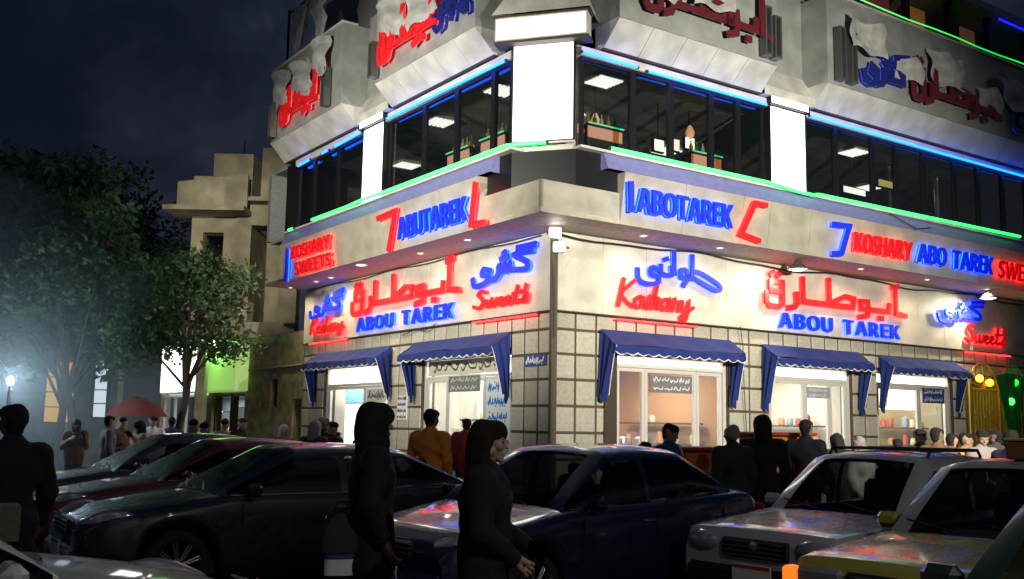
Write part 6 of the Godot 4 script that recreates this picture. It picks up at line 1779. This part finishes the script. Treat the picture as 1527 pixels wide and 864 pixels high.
func neighbour():
	var yel = stained(mat(lin(0.42, 0.37, 0.20), 0.85), M.dirt, 0.4)
	var wash = stained(mat(lin(0.46, 0.41, 0.27), 0.9), M.blot, 0.3)
	var b = thing("neighbour_building", "old yellowish apartment house with dark loggia and concrete balconies beyond the restaurant", "building", B * LF)
	# ground storey with a small window and a door left as real openings
	var g = MB.new()
	for q in [[-12.46, -12.52, 0.0, 4.4], [-13.15, -14.45, 0.0, 4.4], [-15.05, -17.0, 0.0, 4.4]]: g.bbox(Vector3(q[1], q[2], -0.4), Vector3(q[0], q[3], 0.0))
	g.bbox(Vector3(-13.15, 2.35, -0.4), Vector3(-12.52, 4.4, 0.0)); g.bbox(Vector3(-15.05, 0.0, -0.4), Vector3(-14.45, 2.1, 0.0)); g.bbox(Vector3(-15.05, 3.0, -0.4), Vector3(-14.45, 4.4, 0.0))
	obj("ground_storey", g, yel, b)
	var st = MB.new(); st.bevel(Vector3(-14.75, 3.36, 0.03), Vector3(4.5, 0.05, 0.06), 0.01)
	obj("string_course", st, wash, b)
	var d = MB.new(); d.bbox(Vector3(-13.15, 0.0, -0.32), Vector3(-12.52, 2.35, -0.24))
	var door = obj("door", d, M.brown, b)
	var dk = MB.new(); dk.ball(Vector3(-12.62, 1.05, -0.21), Vector3(0.03, 0.03, 0.03), 8)
	obj("handle", dk, M.steel, door)
	var wf = MB.new(); frame_rect(wf, -15.05, -14.45, 2.1, 3.0, 0.05, -0.22, -0.14, Transform3D())
	var win = obj("window", wf, M.brown, b)
	var wp = MB.new(); wp.bbox(Vector3(-15.0, 2.15, -0.19), Vector3(-14.5, 2.95, -0.18))
	obj("pane", wp, M.dark_pane, win)
	# upper block, standing square to the street mouth over the shops: lit corner piers, dark loggia, balcony, stepped top
	var U = (B * LF).affine_inverse() * at(Vector3(0, 0, -34))
	var u = MB.new()
	u.bbox(Vector3(-9.40, 4.42, -0.6), Vector3(-8.88, 9.0, 0.0), U); u.bbox(Vector3(-7.86, 4.42, -0.6), Vector3(-7.25, 9.95, 0.0), U)
	u.bbox(Vector3(-8.88, 8.25, -0.6), Vector3(-7.86, 9.0, -0.02), U); u.bbox(Vector3(-8.88, 4.42, -0.6), Vector3(-7.86, 4.95, -0.02), U)
	u.bbox(Vector3(-10.95, 4.42, -0.8), Vector3(-10.55, 9.0, -0.15), U); u.bbox(Vector3(-9.85, 4.42, -0.8), Vector3(-9.40, 9.0, -0.15), U); u.bbox(Vector3(-10.55, 4.42, -0.8), Vector3(-9.85, 6.7, -0.15), U); u.bbox(Vector3(-10.55, 8.0, -0.8), Vector3(-9.85, 9.0, -0.15), U)
	u.bbox(Vector3(-10.95, 4.40, -7.0), Vector3(-7.25, 4.60, -0.6), U); u.bbox(Vector3(-10.95, 4.6, -7.0), Vector3(-10.6, 9.0, -0.8), U)
	obj("upper_storey", u, wash, b)
	var lo = MB.new(); lo.bbox(Vector3(-8.88, 4.95, -2.4), Vector3(-7.86, 8.25, -2.3), U); lo.bbox(Vector3(-8.98, 4.95, -2.3), Vector3(-8.88, 8.25, -0.6), U); lo.bbox(Vector3(-7.86, 4.95, -2.3), Vector3(-7.76, 8.25, -0.6), U)
	obj("loggia", lo, wash, b)
	var ff = MB.new(); frame_rect(ff, -10.55, -9.85, 6.7, 8.0, 0.06, -0.5, -0.4, U)
	var w_ = obj("window", ff, M.brown, b)
	var pp = MB.new(); pp.bbox(Vector3(-10.5, 6.75, -0.46), Vector3(-9.9, 7.95, -0.45), U)
	obj("pane", pp, M.dark_pane, w_)
	for q in [[-11.6, -8.9, 8.55, 1.0, 0.16, 1.15], [-8.92, -7.7, 8.98, 0.55, 0.14, 0.85]]:
		var s = MB.new(); s.bbox(Vector3(q[0], q[2], -0.5), Vector3(q[1], q[2] + q[4], q[3]), U)
		var slab = obj("balcony_slab", s, wash, b)
		var pr = MB.new(); pr.prism(PackedVector2Array([Vector2(q[0] + 0.35, q[2] + q[4]), Vector2(q[1], q[2] + q[4]), Vector2(q[1], q[2] + q[4] + q[5]), Vector2(q[0] + 0.35, q[2] + q[4] + q[5] * 0.75)]), q[3] - 0.5, q[3] - 0.36, U)
		obj("parapet", pr, wash, slab)
	var rf = MB.new()
	rf.bbox(Vector3(-10.95, 9.0, -5.0), Vector3(-10.3, 9.95, -0.1), U); rf.bbox(Vector3(-10.3, 9.0, -5.0), Vector3(-8.95, 10.75, -0.1), U); rf.bbox(Vector3(-8.95, 9.0, -5.0), Vector3(-7.3, 11.3, -1.3), U)
	obj("roof_block", rf, wash, b)
	for q in [[-8.6, 11.3, 1.5], [-9.8, 10.75, 1.0], [-7.7, 11.3, 1.2]]:
		var an = MB.new(); an.tube([Vector3(q[0], q[1], -2.0), Vector3(q[0], q[1] + q[2], -2.0)], 0.03, 0.02, 5, U)
		obj("antenna", an, M.black, b)
	for q in [-10.75, -7.6]:
		var col = MB.new(); col.bevel(Vector3(q, 2.2, -1.6), Vector3(0.35, 4.4, 0.35), 0.03, U)
		obj("column", col, wash, b)
	# shop with the green lit box sign, and the white lit shop beyond
	var sh = thing("green_sign_shop", "small shop under a glowing pale green box sign left of the yellow house", "shop", B * LF)
	var sw = MB.new(); sw.bbox(Vector3(-21.1, 4.2, -0.4), Vector3(-17.0, 4.4, 0.0)); sw.bbox(Vector3(-17.3, 0, -0.4), Vector3(-17.0, 4.2, 0.0)); sw.bbox(Vector3(-21.1, 0, -0.4), Vector3(-20.7, 4.2, 0.0))
	obj("wall", sw, yel, sh)
	var bx = MB.new(); bx.bevel(Vector3(-19.0, 3.45, 0.25), Vector3(3.9, 1.6, 0.5), 0.03)
	obj("sign_box", bx, glow(Color(0.68, 0.85, 0.46), 0.5, lin(0.35, 0.5, 0.2)), sh)
	area("green_sign_glow", Transform3D(Basis(), Vector3(-19.0, 3.45, 0.53)), Vector2(3.8, 1.5), Color(0.65, 0.95, 0.4), 0.5, sh)
	var fl = MB.new(); fl.ball(Vector3(-18.9, 4.35, 0.7), Vector3(0.16, 0.12, 0.16), 10)
	obj("flood_bulb", fl, glow(Color(0.7, 1.0, 0.75), 14.0), sh)
	var om = OmniLight3D.new(); om.name = "green_flood"; om.light_color = Color(0.6, 1.0, 0.6); om.light_energy = 3.0; om.light_size = 0.12; om.shadow_enabled = true; om.omni_range = 40; om.position = Vector3(-18.9, 4.35, 0.7)
	sh.add_child(om)
	var dr = MB.new(); frame_rect(dr, -20.6, -18.9, 0.14, 2.6, 0.1, -0.3, -0.1, Transform3D()); frame_rect(dr, -18.8, -17.4, 0.14, 2.6, 0.1, -0.3, -0.1, Transform3D())
	obj("door_frame", dr, M.brown, sh)
	var bk = MB.new(); bk.bbox(Vector3(-20.7, 0.0, -2.0), Vector3(-17.3, 2.9, -1.9)); bk.bbox(Vector3(-20.7, 2.65, -1.9), Vector3(-17.3, 2.75, -0.3))
	obj("shop_interior", bk, M.room, sh)
	area("shop_glow", Transform3D(Basis(Vector3.RIGHT, -PI / 2), Vector3(-19.0, 2.6, -1.1)), Vector2(2.0, 0.6), Color(1, 0.9, 0.75), 0.35, sh)
	var ws = thing("bright_shop", "dazzling white lit shopfront with glass door behind the street tree", "shop", B * LF)
	var wa = MB.new(); wa.bbox(Vector3(-27.3, 4.7, -0.4), Vector3(-21.15, 8.0, 0.0)); wa.bbox(Vector3(-27.5, 0, -0.4), Vector3(-27.2, 4.7, 0.0))
	obj("wall", wa, wash, ws)
	for k in 7:
		var px = MB.new(); px.bevel(Vector3(-26.7 + k * 0.85, 3.7, 0.05), Vector3(0.70, 1.9, 0.12), 0.03)
		obj("lit_sign", px, M.box_lit if k % 3 != 1 else M.white_lit, ws)
	area("sign_glow", Transform3D(Basis(), Vector3(-24.2, 3.7, 0.2)), Vector2(5.6, 1.8), Color(1, 0.99, 0.95), 2.5, ws)
	var gf = MB.new()
	for k in 4: frame_rect(gf, -27.1 + k * 1.48, -25.66 + k * 1.48, 0.14, 2.6, 0.06, -0.2, -0.1, Transform3D())
	obj("door_frame", gf, M.alu, ws)
	var gi = MB.new(); gi.bbox(Vector3(-27.2, 0.0, -2.6), Vector3(-21.15, 2.7, -2.5)); gi.bbox(Vector3(-27.2, 2.62, -2.5), Vector3(-21.15, 2.72, -0.3))
	obj("shop_interior", gi, mat(lin(0.5, 0.55, 0.6), 0.6), ws)
	for k in 9:
		var it = MB.new(); it.bevel(Vector3(-26.6 + k * 0.62, 0.6 + 0.5 * (k % 3), -2.1), Vector3(0.45, 0.9 + 0.3 * (k % 2), 0.4), 0.05)
		obj("goods", it, [M.black, M.trim, M.steel][k % 3], ws)
	area("shop_glow", Transform3D(Basis(Vector3.RIGHT, -PI / 2), Vector3(-24.2, 2.55, -1.3)), Vector2(4.0, 0.8), Color(0.95, 0.98, 1), 8.0, ws)
	# the dim street end farther left
	var far = thing("far_building", "pale house front at the smoky far end of the street with a yellow window", "building", at(Vector3(-19.5, 0, -36)))
	var fw = MB.new(); fw.bbox(Vector3(-9, 0, -0.5), Vector3(3.0, 6.5, 0.0))
	obj("wall", fw, stained(mat(lin(0.35, 0.34, 0.32), 0.9), M.dirt, 0.3), far)
	for q in [[3.2, 1.5, 1.0, 2.1, Color(1.0, 0.78, 0.25), 0.8], [4.9, 1.7, 0.45, 1.9, Color(0.9, 0.95, 1.0), 1.2], [-0.6, 4.2, 1.0, 1.4, Color(0.8, 0.6, 0.3), 0.12]]:
		var wf2 = MB.new(); frame_rect(wf2, q[0] - 0.08, q[0] + q[2] + 0.08, q[1] - 0.08, q[1] + q[3] + 0.08, 0.09, 0.0, 0.08, Transform3D())
		var w3 = obj("lit_window_panel", wf2, M.brown, far)
		var pn = MB.new(); pn.bbox(Vector3(q[0], q[1], 0.02), Vector3(q[0] + q[2], q[1] + q[3], 0.05))
		obj("window_pane", pn, glow(q[4], q[5]), w3)
		for k in 3:
			var br = MB.new(); br.bbox(Vector3(q[0], q[1] + q[3] * (k + 1) / 4.0 - 0.02, 0.05), Vector3(q[0] + q[2], q[1] + q[3] * (k + 1) / 4.0 + 0.02, 0.075))
			obj("glazing_bar", br, M.brown, w3)
	var ext = MB.new(); ext.bbox(Vector3(3.0, 0, -0.5), Vector3(5.7, 4.4, 0.0))
	obj("side_wing", ext, stained(mat(lin(0.30, 0.30, 0.28), 0.9), M.dirt, 0.3), far)

func smoke():
	var lamp = thing("street_lamp", "dazzling white street lamp shining through the smoke", "street light", at(Vector3(-10.75, 0, -22.0)))
	var po = MB.new(); po.tube([Vector3.ZERO, Vector3(0, 2.3, 0)], 0.05, 0.04, 8)
	obj("pole", po, M.black, lamp)
	var bu = MB.new(); bu.ball(Vector3(0, 2.42, 0), Vector3(0.075, 0.10, 0.075), 12)
	obj("bulb", bu, glow(Color(0.92, 0.95, 1.0), 40.0), lamp)
	var om = OmniLight3D.new(); om.name = "lamp_glow"; om.light_color = Color(0.85, 0.95, 1.0); om.light_energy = 6.5; om.light_size = 0.15; om.shadow_enabled = true; om.omni_range = 60; om.position = Vector3(0, 2.42, 0)
	lamp.add_child(om)
	var fv = FogVolume.new()
	fv.name = "smoke"; fv.shape = RenderingServer.FOG_VOLUME_SHAPE_ELLIPSOID; fv.size = Vector3(14, 14, 14)
	fv.position = Vector3(-15.0, 1.2, -25.0)
	var fm = FogMaterial.new(); fm.density = 0.06; fm.albedo = Color(0.82, 0.88, 0.92)
	fv.material = fm; fv.set_meta("kind", "stuff"); fv.set_meta("label", "pale grey grill smoke drifting among the trees"); fv.set_meta("category", "smoke")
	add_child(fv)

func cart(label, p: Vector3, turn: float, c: Color, h: float, w_: float):
	var t = thing("food_cart", label, "cart", at(p, turn))
	var b = MB.new(); b.bevel(Vector3(0, (h + 0.45) / 2, 0), Vector3(w_, h - 0.45, 0.62), 0.03)
	obj("body", b, stained(mat(c, 0.5), M.grain, 1.2), t)
	var tp = MB.new(); tp.bevel(Vector3(0, h + 0.02, 0), Vector3(w_ + 0.1, 0.05, 0.72), 0.015)
	obj("top", tp, mat(lin(0.35, 0.05, 0.03), 0.5), t)
	for s in [-1, 1]:
		var wl = MB.new(); var ring = []
		for k in 21: ring.append(Vector3(cos(TAU * k / 20) * 0.3, sin(TAU * k / 20) * 0.3, 0))
		wl.tube(ring, 0.022, 0.022, 6, at(Vector3(0, 0.32, s * 0.36)))
		var wh = obj("wheel", wl, M.rubber, t)
		for k in 5:
			var sp = MB.new(); sp.tube([Vector3(cos(PI * k / 5) * 0.3, 0.32 + sin(PI * k / 5) * 0.3, s * 0.36), Vector3(-cos(PI * k / 5) * 0.3, 0.32 - sin(PI * k / 5) * 0.3, s * 0.36)], 0.006, 0.006, 4)
			obj("spoke", sp, M.steel, wh)
	var hd = MB.new(); hd.tube([Vector3(w_ / 2, h - 0.2, -0.25), Vector3(w_ / 2 + 0.3, h - 0.12, -0.25), Vector3(w_ / 2 + 0.3, h - 0.12, 0.25), Vector3(w_ / 2, h - 0.2, 0.25)], 0.016, 0.016, 6)
	obj("push_handle", hd, M.steel, t)
	return t

func small_things():
	cart("orange food cart at the vendor's outstretched hand", Vector3(2.55, 0, -13.4), 0.5, lin(0.85, 0.19, 0.03), 1.38, 1.1)
	cart("tall amber cart with a red top behind the black-wrapped figure", Vector3(3.85, 0, -14.9), 0.6, lin(0.72, 0.28, 0.04), 1.58, 0.9)
	var s = thing("parked_scooter", "small scooter with purple lights parked before the brown pier", "scooter", at(Vector3(1.62, 0, -14.6), 0.6))
	for x in [-0.6, 0.6]:
		var w_ = MB.new(); w_.lathe(PackedVector2Array([Vector2(0.12, -0.045), Vector2(0.20, -0.05), Vector2(0.23, 0.0), Vector2(0.20, 0.05), Vector2(0.12, 0.045)]), 18, Transform3D(Basis(Vector3.RIGHT, PI / 2), Vector3(x, 0.23, 0)))
		obj("wheel", w_, M.rubber, s)
	var bd = MB.new(); bd.bevel(Vector3(-0.42, 0.58, 0), Vector3(0.75, 0.34, 0.26), 0.08); bd.bevel(Vector3(0.08, 0.33, 0), Vector3(0.6, 0.10, 0.26), 0.03); bd.bevel(Vector3(0, 0, 0), Vector3(0.10, 0.80, 0.30), 0.04, Transform3D(Basis(Vector3.BACK, 0.3), Vector3(0.45, 0.68, 0)))
	obj("body", bd, paint(lin(0.03, 0.025, 0.08)), s)
	var se = MB.new(); se.bevel(Vector3(-0.42, 0.81, 0), Vector3(0.7, 0.11, 0.28), 0.04)
	obj("seat", se, M.rubber, s)
	var hb = MB.new(); hb.tube([Vector3(0.30, 1.08, -0.32), Vector3(0.36, 1.05, 0), Vector3(0.30, 1.08, 0.32)], 0.018, 0.018, 6)
	obj("handlebar", hb, M.black, s)
	for z in [-0.32, 0.32]:
		var mi = MB.new(); mi.tube([Vector3(0.33, 1.06, z * 0.8), Vector3(0.34, 1.25, z)], 0.008, 0.008, 5); mi.ball(Vector3(0.34, 1.28, z), Vector3(0.02, 0.045, 0.06), 8)
		obj("mirror", mi, M.black, s)
	for q in [[0.52, 0.95, 0.0], [-0.10, 1.02, 0.15]]:
		var li = MB.new(); li.ball(Vector3(q[0], q[1], q[2]), Vector3(0.05, 0.05, 0.08), 10)
		obj("light", li, glow(Color(0.45, 0.3, 1.0), 3.0), s)
	var bx = thing("cardboard_box", "grey brown cardboard box resting on the white sedan", "box", at(Vector3(-2.98, 0.95, -5.95), 0.5))
	var bb = MB.new(); bb.bevel(Vector3(0, 0.10, 0), Vector3(0.34, 0.20, 0.26), 0.006)
	obj("carton", bb, stained(mat(lin(0.14, 0.13, 0.10), 0.9), M.grain, 2.0), bx)
	var tp = MB.new(); tp.bbox(Vector3(-0.025, 0.2005, -0.131), Vector3(0.025, 0.203, 0.131))
	obj("tape", tp, mat(lin(0.2, 0.17, 0.11), 0.4), bx)
	var ts = thing("roof_sign", "brown box with a pale lid on the olive taxi's roof", "roof box", at(Vector3(4.12, 1.46, -8.05), -0.7))
	var t1 = MB.new(); t1.bevel(Vector3(0, 0.07, 0), Vector3(0.30, 0.14, 0.60), 0.015)
	obj("box", t1, mat(lin(0.16, 0.07, 0.025), 0.6), ts)
	var t2 = MB.new(); t2.bevel(Vector3(0, 0.152, 0), Vector3(0.32, 0.025, 0.62), 0.008)
	obj("lid", t2, mat(lin(0.42, 0.38, 0.2), 0.6), ts)
	var ki = thing("parasol", "faded red street parasol at the foot of the tree", "parasol", at(Vector3(-8.9, 0, -24.5)))
	var pc = MB.new(); pc.lathe(PackedVector2Array([Vector2(0.75, 1.72), Vector2(0.55, 1.95), Vector2(0.25, 2.12), Vector2(0.0, 2.2)]), 8)
	obj("canopy", pc, cloth(lin(0.22, 0.035, 0.025)), ki)
	var pp = MB.new(); pp.tube([Vector3.ZERO, Vector3(0, 2.18, 0)], 0.022, 0.022, 6)
	obj("pole", pp, M.steel, ki)

func around():
	flood_pole("tall floodlight pole across the street aimed at the left wall", Vector3(-10.5, 5.2, -7.0), Vector3(-0.6, 7.3, -26.0), 620.0, 22.0)
	flood_pole("taller floodlight pole aimed over the trees at the yellowish house", Vector3(-5.4, 10.0, -6.0), Vector3(-8.9, 7.9, -34.0), 420.0, 8.5)
	flood_pole("tall floodlight pole across the street aimed at the right wall", Vector3(9.5, 5.2, -4.5), Vector3(4.6, 5.6, -23.0), 600.0, 28.0)
	street_light("curved street light pole beside the dark green car", Vector3(7.2, 0, 1.5), 45.0)
	neighbour()
	tree("leafy street tree in front of the bright shop", Vector3(-8.25, 0, -25.0), 5.7, 1.75, 5600, 4, Vector3(0.8, 0, 0.3), lin(0.05, 0.10, 0.03), 0.14, 0.45)
	tree("hazy tree with a pale leaning trunk in the smoke", Vector3(-10.6, 0, -25.5), 7.0, 2.3, 9000, 11, Vector3(-0.8, 0, 0.2), lin(0.045, 0.10, 0.04), 0.18, 0.34)
	tree("broad dark tree between the smoke and the leaning trunk", Vector3(-12.4, 0, -28.0), 8.6, 3.2, 13000, 17, Vector3(0.4, 0, 0.0), lin(0.04, 0.11, 0.04), 0.27, 0.25)
	tree("dark tree behind the dazzling street lamp", Vector3(-14.8, 0, -29.0), 8.8, 3.3, 13000, 23, Vector3(0.0, 0, 0.0), lin(0.04, 0.10, 0.045), 0.27, 0.25)
	tree("tall far tree beyond the pale house front", Vector3(-15.5, 0, -40.0), 11.5, 3.8, 9000, 29, Vector3(0.0, 0, 0.0), lin(0.035, 0.06, 0.035), 0.24, 0.35)
	smoke()
	small_things()

func _ready():
	rng.seed = 7
	set_stage()
	make_materials()
	M.red_dim = glow(Color(1.0, 0.08, 0.12), 1.8); M.blue_dim = glow(Color(0.15, 0.3, 1.0), 0.8)
	ground()
	building()
	fronts()
	neons()
	signs()
	lamps()
	cars()
	people()
	around()
